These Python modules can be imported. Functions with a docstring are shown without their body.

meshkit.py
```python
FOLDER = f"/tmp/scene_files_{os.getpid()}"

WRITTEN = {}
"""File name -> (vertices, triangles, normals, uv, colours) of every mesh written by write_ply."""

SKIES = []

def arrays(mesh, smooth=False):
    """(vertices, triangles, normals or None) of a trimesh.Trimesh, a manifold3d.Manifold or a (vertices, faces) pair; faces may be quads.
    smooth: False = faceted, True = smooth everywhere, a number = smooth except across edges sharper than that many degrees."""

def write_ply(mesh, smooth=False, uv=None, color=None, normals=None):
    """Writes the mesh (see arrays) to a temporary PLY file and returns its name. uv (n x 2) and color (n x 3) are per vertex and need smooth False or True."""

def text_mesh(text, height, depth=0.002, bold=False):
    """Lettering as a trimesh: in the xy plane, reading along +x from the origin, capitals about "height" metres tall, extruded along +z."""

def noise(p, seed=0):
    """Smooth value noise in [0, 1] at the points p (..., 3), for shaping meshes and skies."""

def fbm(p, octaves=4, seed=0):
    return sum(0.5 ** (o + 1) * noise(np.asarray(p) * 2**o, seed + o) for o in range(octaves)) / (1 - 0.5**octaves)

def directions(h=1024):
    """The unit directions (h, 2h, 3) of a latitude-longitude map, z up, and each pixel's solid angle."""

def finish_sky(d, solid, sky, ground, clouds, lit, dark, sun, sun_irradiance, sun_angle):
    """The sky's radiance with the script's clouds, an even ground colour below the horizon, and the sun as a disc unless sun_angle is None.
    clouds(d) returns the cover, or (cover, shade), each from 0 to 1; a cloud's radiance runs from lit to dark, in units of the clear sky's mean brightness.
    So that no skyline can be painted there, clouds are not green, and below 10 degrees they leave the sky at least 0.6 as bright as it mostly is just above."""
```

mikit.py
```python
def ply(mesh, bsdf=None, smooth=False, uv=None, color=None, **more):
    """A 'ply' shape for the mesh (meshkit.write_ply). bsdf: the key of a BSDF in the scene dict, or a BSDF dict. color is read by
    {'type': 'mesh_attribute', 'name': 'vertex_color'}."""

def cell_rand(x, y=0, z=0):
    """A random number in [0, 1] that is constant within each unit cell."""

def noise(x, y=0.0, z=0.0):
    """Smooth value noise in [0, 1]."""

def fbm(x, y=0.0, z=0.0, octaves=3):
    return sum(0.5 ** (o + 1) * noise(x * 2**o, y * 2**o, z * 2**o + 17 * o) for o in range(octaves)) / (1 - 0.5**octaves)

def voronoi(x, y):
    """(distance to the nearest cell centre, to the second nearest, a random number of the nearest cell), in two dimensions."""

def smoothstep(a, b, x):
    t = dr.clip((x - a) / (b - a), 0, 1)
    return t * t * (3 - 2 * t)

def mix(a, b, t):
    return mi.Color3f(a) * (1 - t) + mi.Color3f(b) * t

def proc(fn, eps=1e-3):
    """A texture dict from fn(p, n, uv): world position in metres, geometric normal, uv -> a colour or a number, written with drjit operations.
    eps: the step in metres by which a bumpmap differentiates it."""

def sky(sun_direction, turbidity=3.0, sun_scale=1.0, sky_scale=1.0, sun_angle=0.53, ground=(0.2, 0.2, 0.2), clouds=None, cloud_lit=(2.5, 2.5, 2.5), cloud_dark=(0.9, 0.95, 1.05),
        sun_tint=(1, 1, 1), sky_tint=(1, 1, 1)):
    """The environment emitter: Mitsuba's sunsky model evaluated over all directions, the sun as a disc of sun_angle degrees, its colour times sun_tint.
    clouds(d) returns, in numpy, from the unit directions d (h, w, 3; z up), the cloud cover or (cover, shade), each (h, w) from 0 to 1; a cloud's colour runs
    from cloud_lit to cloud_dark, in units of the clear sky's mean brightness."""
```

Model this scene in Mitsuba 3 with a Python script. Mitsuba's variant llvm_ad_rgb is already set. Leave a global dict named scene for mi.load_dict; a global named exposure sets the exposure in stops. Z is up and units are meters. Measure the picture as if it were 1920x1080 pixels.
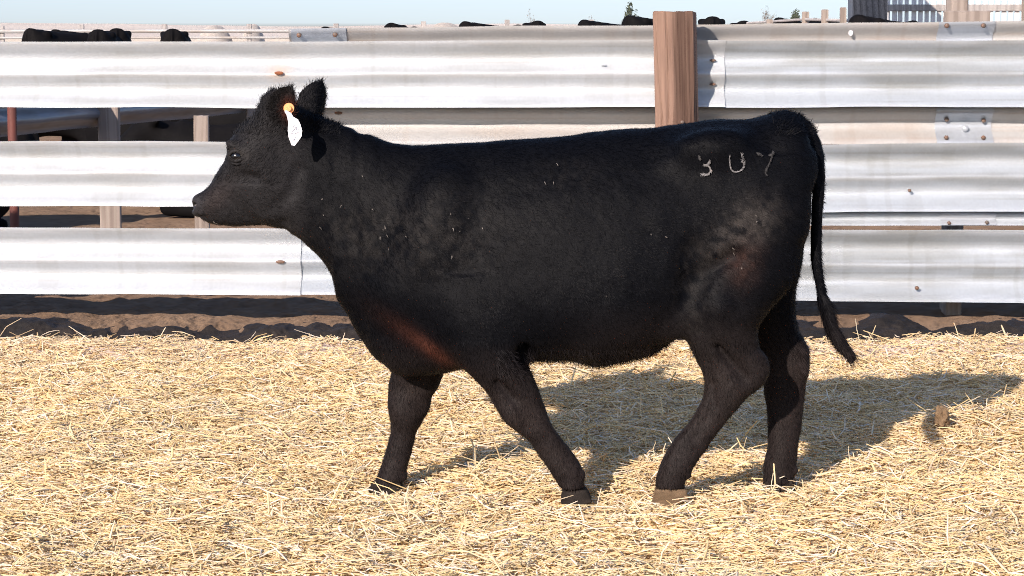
import math, random
import numpy as np, trimesh, mitsuba as mi, mikit, meshkit
import drjit as dr
from scipy import sparse
from scipy.spatial import cKDTree
from mikit import proc, noise, fbm, voronoi, smoothstep, mix
import manifold3d as m3

T = mi.ScalarTransform4f
scene, labels = {}, {}

# ------------------------------------------------------------------ camera, sky, exposure
F, W0, H0 = 4627.0, 1920.0, 1080.0
CAM = np.array([0.0, -7.5, 1.425])
PITCH = math.atan((540 - 50) / F)
fwd = np.array([0, math.cos(PITCH), -math.sin(PITCH)])
upv = np.array([0, math.sin(PITCH), math.cos(PITCH)])
scene['camera'] = {'type': 'perspective', 'fov': math.degrees(2 * math.atan(960 / F)), 'fov_axis': 'x',
                   'near_clip': 0.1, 'far_clip': 5000.0,
                   'to_world': T().look_at(origin=CAM.tolist(), target=(CAM + fwd).tolist(), up=[0, 0, 1])}
SUN = np.array([-0.48, -1.0, 0.464]); SUN /= np.linalg.norm(SUN)
scene['sky'] = mikit.sky(SUN.tolist(), turbidity=3.0, sun_scale=1.0, sky_scale=0.78, sun_tint=(0.868, 1.0, 1.48),
                         sky_tint=(1.2, 1.18, 1.45), ground=(0.3, 0.25, 0.18))
exposure = 2.52

# ------------------------------------------------------------------ helpers
rng = np.random.default_rng(7)


def U(px, py, Y):
    """Photograph pixel (1920 x 1080) to the point of the upright plane y = Y."""
    px, py = np.asarray(px, float), np.asarray(py, float)
    a, b = (px - 960) / F, -(py - 540) / F
    d = fwd[:, None] + upv[:, None] * np.ravel(b) + np.array([1.0, 0, 0])[:, None] * np.ravel(a)
    t = (Y - CAM[1]) / d[1]
    return CAM[0] + d[0] * t, CAM[2] + d[2] * t


def UX(px, Y): return float(U(px, 540, Y)[0][0])
def UZ(py, Y): return float(U(960, py, Y)[1][0])


def project(p):
    q = np.asarray(p) - CAM
    w = q @ fwd
    return 960 + F * q[:, 0] / w, 540 - F * (q @ upv) / w, w


def add(key, mesh, bsdf, label=None, cat=None, group=None, kind=None, smooth=30, color=None):
    k, n = key, 0
    while k in scene:
        n += 1
        k = f'{key}_{n:03d}'
    scene[k] = mikit.ply(mesh, bsdf, smooth=smooth, color=color)
    tag(k, label, cat, group, kind)
    return k


def tag(k, label=None, cat=None, group=None, kind=None):
    e = {}
    if label: e['label'] = label
    if cat: e['category'] = cat
    if group: e['group'] = group
    if kind: e['kind'] = kind
    if e: labels[k] = e


used = {}


def thing(name, label, cat, group=None):
    n = used.get(name, 0)
    used[name] = n + 1
    k = name if n == 0 else f'{name}_{n:03d}'
    tag(k, label, cat, group)
    return k


def cat_mesh(ms): return trimesh.util.concatenate(ms)


def box(cx, cy, cz, sx, sy, sz, rz=0.0):
    m = trimesh.creation.box((sx, sy, sz))
    if rz: m.apply_transform(trimesh.transformations.rotation_matrix(rz, [0, 0, 1]))
    m.apply_translation((cx, cy, cz))
    return m


def rbox(cx, cy, cz, sx, sy, sz, rz=0.0, r=0.006):
    """Box with chamfered edges."""
    c = m3.CrossSection([[(-sx / 2, -sy / 2), (sx / 2, -sy / 2), (sx / 2, sy / 2), (-sx / 2, sy / 2)]])
    a = m3.Manifold.extrude(c.offset(-r, m3.JoinType.Miter), sz).translate((0, 0, -sz / 2))
    b = m3.Manifold.extrude(c, sz - 2 * r).translate((0, 0, -sz / 2 + r))
    m = m3.Manifold.batch_hull([a, b]).to_mesh()
    t = trimesh.Trimesh(m.vert_properties[:, :3], m.tri_verts, process=False)
    if rz: t.apply_transform(trimesh.transformations.rotation_matrix(rz, [0, 0, 1]))
    t.apply_translation((cx, cy, cz))
    return t


def tube(points, radii, sides=10, squash=1.0, cap=True):
    p = np.asarray(points, float)
    r = np.broadcast_to(np.asarray(radii, float), (len(p),))
    t = np.gradient(p, axis=0)
    t /= np.linalg.norm(t, axis=1, keepdims=True) + 1e-12
    ref = np.array([0, 1.0, 0]) if abs(t[:, 1]).max() < 0.9 else np.array([0, 0, 1.0])
    a = np.cross(t, ref); a /= np.linalg.norm(a, axis=1, keepdims=True) + 1e-12
    b = np.cross(t, a)
    ang = np.arange(sides) * 2 * np.pi / sides
    v = p[:, None] + r[:, None, None] * (np.cos(ang)[None, :, None] * a[:, None] + squash * np.sin(ang)[None, :, None] * b[:, None])
    i, j = np.meshgrid(np.arange(len(p) - 1), np.arange(sides), indexing='ij')
    q = np.stack([i * sides + j, i * sides + (j + 1) % sides, (i + 1) * sides + (j + 1) % sides, (i + 1) * sides + j], -1).reshape(-1, 4)
    f = np.vstack([q[:, [0, 2, 1]], q[:, [0, 3, 2]]])
    V = v.reshape(-1, 3)
    if cap:
        n = len(V)
        V = np.vstack([V, p[0], p[-1]])
        jj = np.arange(sides)
        f = np.vstack([f, np.stack([jj, (jj + 1) % sides, 0 * jj + n], 1)[:, [0, 1, 2]],
                       np.stack([(len(p) - 1) * sides + (jj + 1) % sides, (len(p) - 1) * sides + jj, 0 * jj + n + 1], 1)])
    m = trimesh.Trimesh(V, f, process=False)
    if m.volume < 0: m.invert()
    return m


# ------------------------------------------------------------------ materials
def principled(color, rough=0.6, spec=0.5, metallic=0.0, **k):
    return {'type': 'twosided', 'b': {'type': 'principled', 'base_color': color, 'roughness': rough, 'specular': spec, 'metallic': metallic, **k}}


def rgb(*c): return {'type': 'rgb', 'value': list(c)}


def bump(b, fn, scale, eps=1e-3):
    return {'type': 'twosided', 'b': {'type': 'bumpmap', 'arbitrary': proc(fn, eps), 'scale': scale, 'inner': b['b'] if b['type'] == 'twosided' else b}}


VC = {'type': 'mesh_attribute', 'name': 'vertex_color'}
NOSE = (UX(369, 0), 0.0, UZ(382, 0))


def wet(p, n, uv):
    d = dr.sqrt(dr.square((p.x - NOSE[0]) / 0.9) + dr.square(p.y / 1.4) + dr.square(p.z - NOSE[2]))
    return 1.0 - smoothstep(0.022, 0.036, d)


scene['m_coat'] = principled(VC, proc(lambda p, n, uv: mix((0.55, 0.55, 0.55), (0.22, 0.22, 0.22), wet(p, n, uv) * (0.6 + 0.4 * noise(p.x * 300, p.y * 300, p.z * 300)))), 0.06, clearcoat=proc(lambda p, n, uv: mix((0, 0, 0), (0.8, 0.8, 0.8), wet(p, n, uv))), clearcoat_gloss=0.85)
scene['m_hair'] = principled(VC, 0.5, 0.045)
scene['m_straw'] = principled(VC, 0.6, 0.12)
scene['m_leaf'] = principled(VC, 0.7, 0.3)
scene['m_vert'] = principled(VC, 0.8, 0.25)


def galv(base, dirt, amount, seed, stain=None):
    def fn(p, n, uv):
        cloud = fbm(p.x * 2.2 + seed, p.z * 14.0, p.y * 3.0, 3)
        streak = fbm(p.x * 1.1 + seed * 3, p.z * 60.0, 1.5, 2)
        drip = noise(p.x * 26.0 + seed, p.z * 3.5, 4.0)
        spang = noise(p.x * 130.0, p.z * 130.0, seed) * 0.06 - 0.03
        d = dr.clip(smoothstep(0.42, 0.72, cloud) * 0.75 + smoothstep(0.5, 0.8, streak) * 0.5 + smoothstep(0.72, 0.9, drip) * 0.25, 0, 1) * amount
        c = mix(base, dirt, d)
        if stain:
            q = dr.square((p.x - stain[0]) / 0.075) + dr.square((p.z - stain[1]) / 0.055)
            c = mix(c, (0.50, 0.36, 0.26), dr.exp(-q * 2.2) * 0.7 * (0.6 + 0.5 * noise(p.x * 60, p.z * 60, 1.0)))
        return c * (1.0 + spang)
    return fn


scene['m_galv'] = principled(proc(galv((0.475, 0.505, 0.535), (0.35, 0.36, 0.355), 0.7, 1.0, (UX(527, 4.08), UZ(136, 4.08)))), 0.42, 0.5, 0.12)
scene['m_galv_grey'] = principled(proc(galv((0.395, 0.43, 0.465), (0.28, 0.295, 0.295), 0.9, 5.0)), 0.4, 0.5, 0.15)
scene['m_galv_dusty'] = principled(proc(galv((0.42, 0.415, 0.405), (0.36, 0.31, 0.27), 0.8, 9.0)), 0.55, 0.4, 0.05)
scene['m_plate'] = principled(proc(galv((0.43, 0.46, 0.50), (0.27, 0.29, 0.31), 0.6, 13.0)), 0.35, 0.5, 0.25)
scene['m_galv_shaded'] = principled(proc(galv((0.17, 0.18, 0.20), (0.12, 0.115, 0.11), 0.7, 15.0)), 0.4, 0.5, 0.1)  # darker steel, with the shade on the divider rail put into its colour
scene['m_bolt'] = principled(proc(lambda p, n, uv: mix((0.12, 0.11, 0.10), (0.2, 0.1, 0.06), noise(p.x * 90, p.z * 90, p.y * 90))), 0.6, 0.4, 0.3)
scene['m_rust'] = principled(proc(lambda p, n, uv: mix((0.30, 0.11, 0.05), (0.13, 0.05, 0.03), noise(p.x * 60, p.z * 60, p.y * 60))), 0.85, 0.2)
scene['m_redpipe'] = principled(proc(lambda p, n, uv: mix((0.19, 0.055, 0.042), (0.11, 0.05, 0.042), fbm(p.x * 30, p.y * 30, p.z * 9, 2))), 0.6, 0.3)


def wood(light, dark, seed, fz=1.3, fx=42.0):
    def fn(p, n, uv):
        warp = noise(p.x * 5 + seed, p.z * 2.0, p.y * 5) * 0.06
        g = fbm((p.x + p.y * 0.6 + warp) * fx + seed, p.z * fz, 2.0, 3)
        fine = noise((p.x + p.y * 0.6 + warp) * 230 + seed, p.z * 7, 3.0)
        c = mix(dark, light, smoothstep(0.3, 0.66, g) * 0.75 + fine * 0.25)
        return c
    return fn


def wood_h(seed, fz=1.3, fx=42.0):
    def fn(p, n, uv):
        warp = noise(p.x * 5 + seed, p.z * 2.0, p.y * 5) * 0.06
        g = fbm((p.x + p.y * 0.6 + warp) * fx + seed, p.z * fz, 2.0, 3)
        fine = noise((p.x + p.y * 0.6 + warp) * 230 + seed, p.z * 7, 3.0)
        return g * 0.7 + fine * 0.3
    return fn


scene['m_post'] = bump(principled(proc(wood((0.275, 0.176, 0.132), (0.060, 0.034, 0.025), 3.0, 0.9, 30.0)), 0.8, 0.2), wood_h(3.0, 0.9, 30.0), 0.010, 0.0015)
scene['m_wood'] = principled(proc(wood((0.34, 0.285, 0.245), (0.21, 0.17, 0.145), 8.0)), 0.85, 0.2)
scene['m_wood_grey'] = principled(proc(wood((0.42, 0.39, 0.37), (0.27, 0.25, 0.24), 11.0)), 0.85, 0.2)
scene['m_slat'] = principled(proc(wood((0.76, 0.75, 0.74), (0.60, 0.59, 0.58), 17.0)), 0.8, 0.2)
scene['m_shed'] = principled(proc(lambda p, n, uv: mix((0.050, 0.060, 0.085), (0.085, 0.095, 0.12), fbm(p.x * 3, p.z * 1.0, 1.0, 2))), 0.5, 0.4)


def dirt_fn(p, n, uv):
    a = fbm(p.x * 1.3, p.y * 1.3, 0.5, 3)
    b = fbm(p.x * 14, p.y * 14, 2.5, 3)
    c = mix((0.10, 0.062, 0.038), (0.25, 0.175, 0.12), dr.clip(a * 0.6 + b * 0.6 - 0.1, 0, 1))
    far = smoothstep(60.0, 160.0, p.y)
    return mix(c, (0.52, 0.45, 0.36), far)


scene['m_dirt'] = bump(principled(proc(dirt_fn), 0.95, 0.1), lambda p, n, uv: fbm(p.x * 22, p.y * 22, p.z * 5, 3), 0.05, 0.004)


def shade_strip_fn(p, n, uv):  # near-black colours that hold the shade band below the fence
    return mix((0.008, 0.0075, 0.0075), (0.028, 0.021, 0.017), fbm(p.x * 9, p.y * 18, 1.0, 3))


scene['m_shade_strip'] = bump(principled(proc(shade_strip_fn), 0.7, 0.35), lambda p, n, uv: fbm(p.x * 30, p.y * 30, p.z * 5, 2), 0.02, 0.004)


def litter_fn(p, n, uv):
    w = noise(p.x * 3, p.y * 3, 7.0) * 0.5
    a = fbm(p.x * 9 + w, p.y * 34, 0.0, 3)
    b = fbm(p.x * 40, p.y * 14 + w, 4.0, 2)
    c = mix((0.46, 0.33, 0.18), (0.82, 0.66, 0.38), dr.clip(a * 0.7 + b * 0.5, 0, 1))
    soil = smoothstep(2.75, 3.4, p.y + fbm(p.x * 1.8, p.y * 1.8, 3.0, 3) * 0.9 - 0.35)
    return mix(c, mix((0.46, 0.36, 0.30), (0.64, 0.52, 0.44), b), soil)


scene['m_litter'] = bump(principled(proc(litter_fn), 0.9, 0.1), lambda p, n, uv: fbm(p.x * 30, p.y * 60, 1.0, 2), 0.02, 0.003)
scene['m_hill'] = principled(proc(lambda p, n, uv: mix((0.33, 0.29, 0.25), (0.41, 0.37, 0.33), fbm(p.x * 0.05, p.y * 0.05, 0, 3))), 0.95, 0.1)
scene['m_tag'] = principled(rgb(0.66, 0.66, 0.69), 0.35, 0.5)
scene['m_tagmark'] = principled(rgb(0.36, 0.36, 0.41), 0.6, 0.3)
scene['m_button'] = principled(rgb(0.85, 0.36, 0.14), 0.35, 0.5)
scene['m_eye'] = principled(rgb(0.004, 0.003, 0.003), 0.13, 0.7)
scene['m_hoof'] = principled(proc(lambda p, n, uv: mix((0.070, 0.046, 0.028), (0.19, 0.130, 0.078), fbm(p.x * 40, p.z * 90, p.y * 40, 2))), 0.8, 0.08)
scene['m_hoof_dark'] = principled(proc(lambda p, n, uv: mix((0.010, 0.009, 0.0085), (0.038, 0.030, 0.025), fbm(p.x * 40, p.z * 90, p.y * 40, 2))), 0.8, 0.08)
scene['m_cattle'] = principled(proc(lambda p, n, uv: mix((0.004, 0.004, 0.005), (0.011, 0.010, 0.010), fbm(p.x * 6, p.y * 6, p.z * 6, 3))), 0.7, 0.05)
scene['m_clod'] = bump(principled(proc(lambda p, n, uv: mix((0.13, 0.085, 0.05), (0.25, 0.17, 0.10), fbm(p.x * 60, p.y * 60, p.z * 60, 2))), 0.95, 0.1), lambda p, n, uv: fbm(p.x * 120, p.y * 120, p.z * 120, 2), 0.006, 0.002)
scene['m_twig'] = principled(rgb(0.24, 0.20, 0.17), 0.9, 0.2)

# ------------------------------------------------------------------ the ground
YF = 4.05          # the fence plane
BERM = 3.62


def n2(x, y, s, seed=0, o=3):
    p = np.stack([np.asarray(x) * s, np.asarray(y) * s, np.zeros_like(np.asarray(x, float)) + seed * 3.7], -1)
    return meshkit.fbm(p, o, seed) - 0.5


FEET = [(UX(1255, -.13), -.13), (UX(1460, .128), .128), (UX(722, .13), .13), (UX(1080, -.12), -.12)]


def h_straw(x, y):
    x, y = np.asarray(x, float), np.asarray(y, float)
    h = 0.060 * n2(x, y, 2.1, 1) + 0.075 * n2(x, y, 6.5, 2) + 0.02 * n2(x, y, 17.0, 3)
    h = h + 0.10 * np.exp(-(((x - 1.66) / 0.34) ** 2 + ((y - 1.02) / 0.26) ** 2))
    h = h + 0.03 * np.exp(-((y - BERM + 0.25) / 0.25) ** 2) * (1 + 3 * n2(x, y * 0.2, 1.7, 5))
    for fx, fy in FEET: h = h - (0.030 + h) * 0.85 * np.exp(-(((x - fx) / .11) ** 2 + ((y - fy + .03) / .11) ** 2))
    edge = BERM + 0.06 + 0.75 * n2(x, 0 * x, 1.3, 8) + 0.25 * n2(x, 0 * x, 5.0, 9)
    return h - 0.16 * np.clip((y - edge) / 0.22, 0, 1) ** 2 - 0.02


def h_dirt(x, y):
    x, y = np.asarray(x, float), np.asarray(y, float)
    near = np.clip((30 - y) / 26, 0, 1)
    h = 0.10 * n2(x, y, 1.4, 11) * near + 0.05 * n2(x, y, 5.0, 12) * near
    h = h * np.clip(0.55 + (y - 4.3) / 1.5, 0.55, 1) + 0.045 * n2(x, y * 1.6, 3.1, 16) * near + 0.05 * n2(x, y, 14.0, 17) * np.clip((9 - y) / 3, 0, 1) + 0.035 - 0.06 * np.clip((y - 5.0) / 4.0, 0, 1)
    h = h - 0.16 * np.clip((4.12 - y) / 0.5, 0, 1)
    w = np.zeros_like(h); q = np.zeros_like(h)
    for (mx, my, mh) in COW_GROUND:
        e = np.exp(-(((x - mx) / 1.6) ** 2 + ((y - my) / 3.0) ** 2)) + 1e-9
        w = w + e; q = q + e * mh
    h = h + np.clip(w * 2, 0, 1) * q / w
    for (mx, my, mh, sx, sy) in MOUNDS:
        h = h + mh * np.exp(-(((x - mx) / sx) ** 2 + ((y - my) / sy) ** 2))
    return h


MOUNDS = [(-1.5, 13.5, 0.08, 1.3, 2.0)]
# far cattle: photograph column and row of the hip, distance, heading, size, label
FAR = [(62, 53, 50, 232, 1.18, 'first cow back from the left above the fence'),
       (108, 55, 54, 225, 1.18, 'long cow back just right of the leftmost one above the fence'),
       (188, 55, 50, 262, 1.18, 'rounded cow back, left one of the touching pair above the fence'),
       (223, 53, 51, 276, 1.18, 'rounded cow back, right one of the touching pair above the fence'),
       (327, 54, 50, 270, 1.18, 'lone domed cow back third of the way along the left rail, clear of the others'),
       (612, 50, 58, 235, 1.18, 'thin sliver of a cow back above the left splice plate'),
       (735, 43, 60, 250, 1.18, 'small cow back on its own above the rail past the left splice plate'),
       (873, 40, 54, 222, 1.18, 'long low cow back above the shoulder of the heifer'),
       (1008, 39, 58, 288, 1.18, 'small peaked cow back below the bare bush'),
       (1095, 37, 54, 220, 1.18, 'long cow back left of the leafy sapling'),
       (1180, 29, 50, 225, 1.18, 'tall cow back touching the wooden post on its left'),
       (1334, 31, 52, 270, 1.18, 'small domed cow back just right of the wooden post'),
       (1392, 39, 56, 275, 1.15, 'tiny dark cow back before the row of short posts'),
       (1458, 33, 54, 225, 1.15, 'dark cow back among the row of short wooden posts'),
       (1525, 34, 56, 222, 1.15, 'dark cow back behind the taller short posts'),
       (1606, 28, 38.2, 225, 1.15, 'long black cow back in front of the dark shed')]
HIP = 1.165


def far_place(px, top, D, rot, sc):
    a = math.radians(rot)
    hx, hy = -math.cos(a), -math.sin(a)
    x, y = (px - 960) / F * D + hx * .82 * sc, D - 7.5 + hy * .82 * sc
    return x, y, 1.425 + (50 - top) * D / F - HIP * sc


COW_GROUND = [far_place(*c[:5]) for c in FAR]


def grid(xs, ys, h):
    X, Y = np.meshgrid(xs, ys)
    V = np.stack([X, Y, h(X, Y)], -1).reshape(-1, 3)
    nx, ny = len(xs), len(ys)
    i, j = np.meshgrid(np.arange(ny - 1), np.arange(nx - 1), indexing='ij')
    a = (i * nx + j).ravel()
    f = np.vstack([np.stack([a, a + 1, a + nx + 1], 1), np.stack([a, a + nx + 1, a + nx], 1)])
    return trimesh.Trimesh(V, f, process=False)


xs = np.unique(np.concatenate([-np.geomspace(8, 1500, 40), np.linspace(-8, 8, 321), np.geomspace(8, 1500, 40)]))
ys = np.unique(np.concatenate([-np.geomspace(12, 1500, 20), np.linspace(-12, 3.4, 8), np.linspace(3.5, 16, 250), np.geomspace(16, 1500, 160)]))
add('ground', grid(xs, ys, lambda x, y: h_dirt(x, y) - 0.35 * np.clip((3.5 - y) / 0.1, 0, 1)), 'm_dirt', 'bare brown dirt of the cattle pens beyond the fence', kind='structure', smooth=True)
add('bedding_ground', grid(np.linspace(-3.6, 3.6, 361), np.linspace(-3.2, 4.02, 362), h_straw), 'm_litter',
    'ground under the straw bedding in front of the fence', kind='structure', smooth=True)


def hill_h(x, y):
    r = np.clip((np.asarray(y) - 260) / 120, 0, 1)
    return -0.6 + r * (1.2 + 1.9 * (meshkit.fbm(np.stack([np.asarray(x) * 0.02, np.asarray(y) * 0.004, 0 * np.asarray(x)], -1), 4, 31)))


add('hills', grid(np.linspace(-700, 700, 281), np.linspace(230, 640, 42), hill_h), 'm_hill', 'low pale dry hills along the horizon', kind='structure', smooth=True)

# straw: loose stalks, bent three-sided tubes
STRAW_TINTS = np.array([(0.86, 0.70, 0.38), (0.90, 0.76, 0.47), (0.80, 0.62, 0.31), (0.92, 0.84, 0.66), (0.74, 0.57, 0.33), (0.86, 0.71, 0.46), (0.91, 0.82, 0.64)])


def straw_mesh(x, y, z, L, r, az, el, bend, tint):
    n = len(x)
    d = np.stack([np.cos(az) * np.cos(el), np.sin(az) * np.cos(el), np.sin(el)], -1)
    side = np.stack([-np.sin(az), np.cos(az), 0 * az], -1)
    up = np.cross(d, side)
    up[up[:, 2] < 0] *= -1
    c = np.stack([x, y, z], -1)
    s = np.array([-0.5, 0.0, 0.5])
    P = c[:, None] + d[:, None] * (s * 1.0)[None, :, None] * L[:, None, None] + (side * np.cos(bend[:, 1:2]) + up * np.sin(bend[:, 1:2]))[:, None] * ((0.25 - s * s) * 4)[None, :, None] * (bend[:, :1] * L[:, None])[:, None]
    ang = np.array([0.0, 2.1, 4.2])
    rr = r[:, None, None, None] * np.array([0.75, 1.0, 0.6])[None, :, None, None]
    ring = side[:, None, None] * np.cos(ang)[None, None, :, None] + up[:, None, None] * np.sin(ang)[None, None, :, None] * 0.6
    V = (P[:, :, None] + rr * ring).reshape(-1, 3)
    base = []
    for k in range(2):
        for j in range(3):
            a, b = k * 3 + j, k * 3 + (j + 1) % 3
            base += [[a, b, b + 3], [a, b + 3, a + 3]]
    Fc = (np.array(base)[None] + (np.arange(n) * 9)[:, None, None]).reshape(-1, 3)
    col = np.repeat(tint, 9, axis=0)
    return V, Fc, col


def make_straw(n, x0, x1, y0, y1, seed, dens=None, Lm=0.075, zlift=0.03, elsd=0.20, rr_=(0.0016, 0.0036)):
    g = np.random.default_rng(seed)
    x, y = g.uniform(x0, x1, n), g.uniform(y0, y1, n)
    hw = (y + 7.5) * 0.2075 + 0.60
    keep = np.abs(x) < hw
    if dens is not None: keep &= g.uniform(0, 1, n) < dens(x, y)
    for fx, fy in FEET: keep &= ~((np.abs(x - fx) < .05) & (y > fy - .055) & (y < fy + .03))
    x, y = x[keep], y[keep]
    n = len(x)
    L = Lm * np.exp(g.normal(0, 0.42, n))
    el = g.normal(0, elsd, n)
    az = g.normal(0, 0.9, n) + np.pi * (g.uniform(0, 1, n) < 0.5)
    z = h_straw(x, y) + g.uniform(0, 1, n) ** 1.5 * zlift + 0.5 * L * np.abs(np.sin(el)) * 0.7
    r = g.uniform(*rr_, n)
    t = STRAW_TINTS[g.choice(7, n, p=[.26, .22, .15, .12, .09, .11, .05])] * g.uniform(0.85, 1.1, (n, 1))
    patch = np.clip(0.5 + 1.3 * n2(x, y, 1.6, 21), 0, 1)[:, None]
    dull = np.clip(n2(x, y, 0.9, 23) * 2.4 + n2(x, y, 4.0, 24) * 1.5 - 0.1, 0, 1)[:, None]
    t = t * (1 - dull * 0.55) + np.array([.50, .39, .28]) * dull * 0.55
    t = t * (0.82 + 0.18 * patch) * np.array([1.02, 0.99, 1.0])
    bend = np.stack([g.normal(0, 0.09, n), g.uniform(0, np.pi, n)], -1)
    return straw_mesh(x, y, z, L, r, az, el, bend, np.clip(t, 0, 0.92))


def far_fade(x, y):
    e = 2.85 + 1.5 * n2(x, y, 1.3, 14)
    return np.clip(1.0 - np.clip((y - e) / 0.55, 0, 1) * 0.82, 0, 1) * (y < BERM + 0.14 + 0.4 * n2(x, 0 * x, 1.3, 8))


parts = [make_straw(175000, -3.25, 3.25, -1.6, 3.8, 1, far_fade, 0.050, 0.020, 0.13, (0.0020, 0.0048)),
         make_straw(70000, -3.25, 3.25, -1.6, 3.8, 4, None, 0.022, 0.03, 0.3, (0.0016, 0.0040)),
         make_straw(16500, -3.25, 3.25, -1.6, 3.8, 2, far_fade, 0.085, 0.036, 0.2, (0.0022, 0.0050)),
         make_straw(1700, -3.25, 3.25, -1.6, 3.8, 3, far_fade, 0.075, 0.04, 0.65)]


def ground_px(px, py):
    D = 1.425 / math.tan(math.atan((py - 540) / F) + PITCH)
    return (px - 960) / F * math.hypot(D, 1.425), D - 7.5


# stalks that stand up or lie loose, one by one
g = np.random.default_rng(9)
LOOSE = [(1594, 893, -8, 62), (1600, 862, 12, 12), (1448, 917, -2, 42), (1471, 905, 8, 18), (1460, 868, 26, 8), (1610, 640, -8, 40), (1640, 640, -14, 26), (1795, 640, -9, 26), (1858, 770, 5, 26), (1842, 768, 4, 30), (1822, 770, 6, 24), (1805, 770, 3, 28), (1765, 780, -12, 18), (1242, 848, 4, 24), (1255, 846, 8, 18), (620, 632, 40, 14), (600, 640, 30, 22), (575, 640, 34, 20), (180, 660, -45, 30), (130, 690, -20, 30), (300, 640, 12, 20), (1100, 690, 30, 14), (1212, 690, 14, 18), (1500, 890, 34, 8), (1310, 905, 34, -10)]
bx = np.array([ground_px(a, b) for a, b, _, _ in LOOSE])
sc_ = (bx[:, 1] + 7.5) / F
dx_, dz_ = np.array([c for *_, c, _ in LOOSE]) * sc_, np.array([d for *_, d in LOOSE]) * sc_
LL = np.hypot(dx_, dz_)
z0_ = h_straw(bx[:, 0], bx[:, 1]) + 0.02
parts.append(straw_mesh(bx[:, 0] + dx_ / 2, bx[:, 1] - .03, z0_ + dz_ / 2, LL * 1.15, np.full(len(LL), .0032), np.where(dx_ < 0, np.pi, 0.0), np.arctan2(dz_, np.abs(dx_)), np.stack([g.normal(0, .06, len(LL)), g.uniform(0, 3, len(LL))], -1), np.tile([.92, .82, .60], (len(LL), 1))))
off, VV, FF, CC = 0, [], [], []
for v, f, c in parts:
    VV.append(v); FF.append(f + off); CC.append(c); off += len(v)
add('straw', (np.vstack(VV), np.vstack(FF)), 'm_straw', 'pale golden loose straw spread over the ground under the heifer', 'straw', kind='stuff', smooth=True, color=np.vstack(CC))


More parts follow.
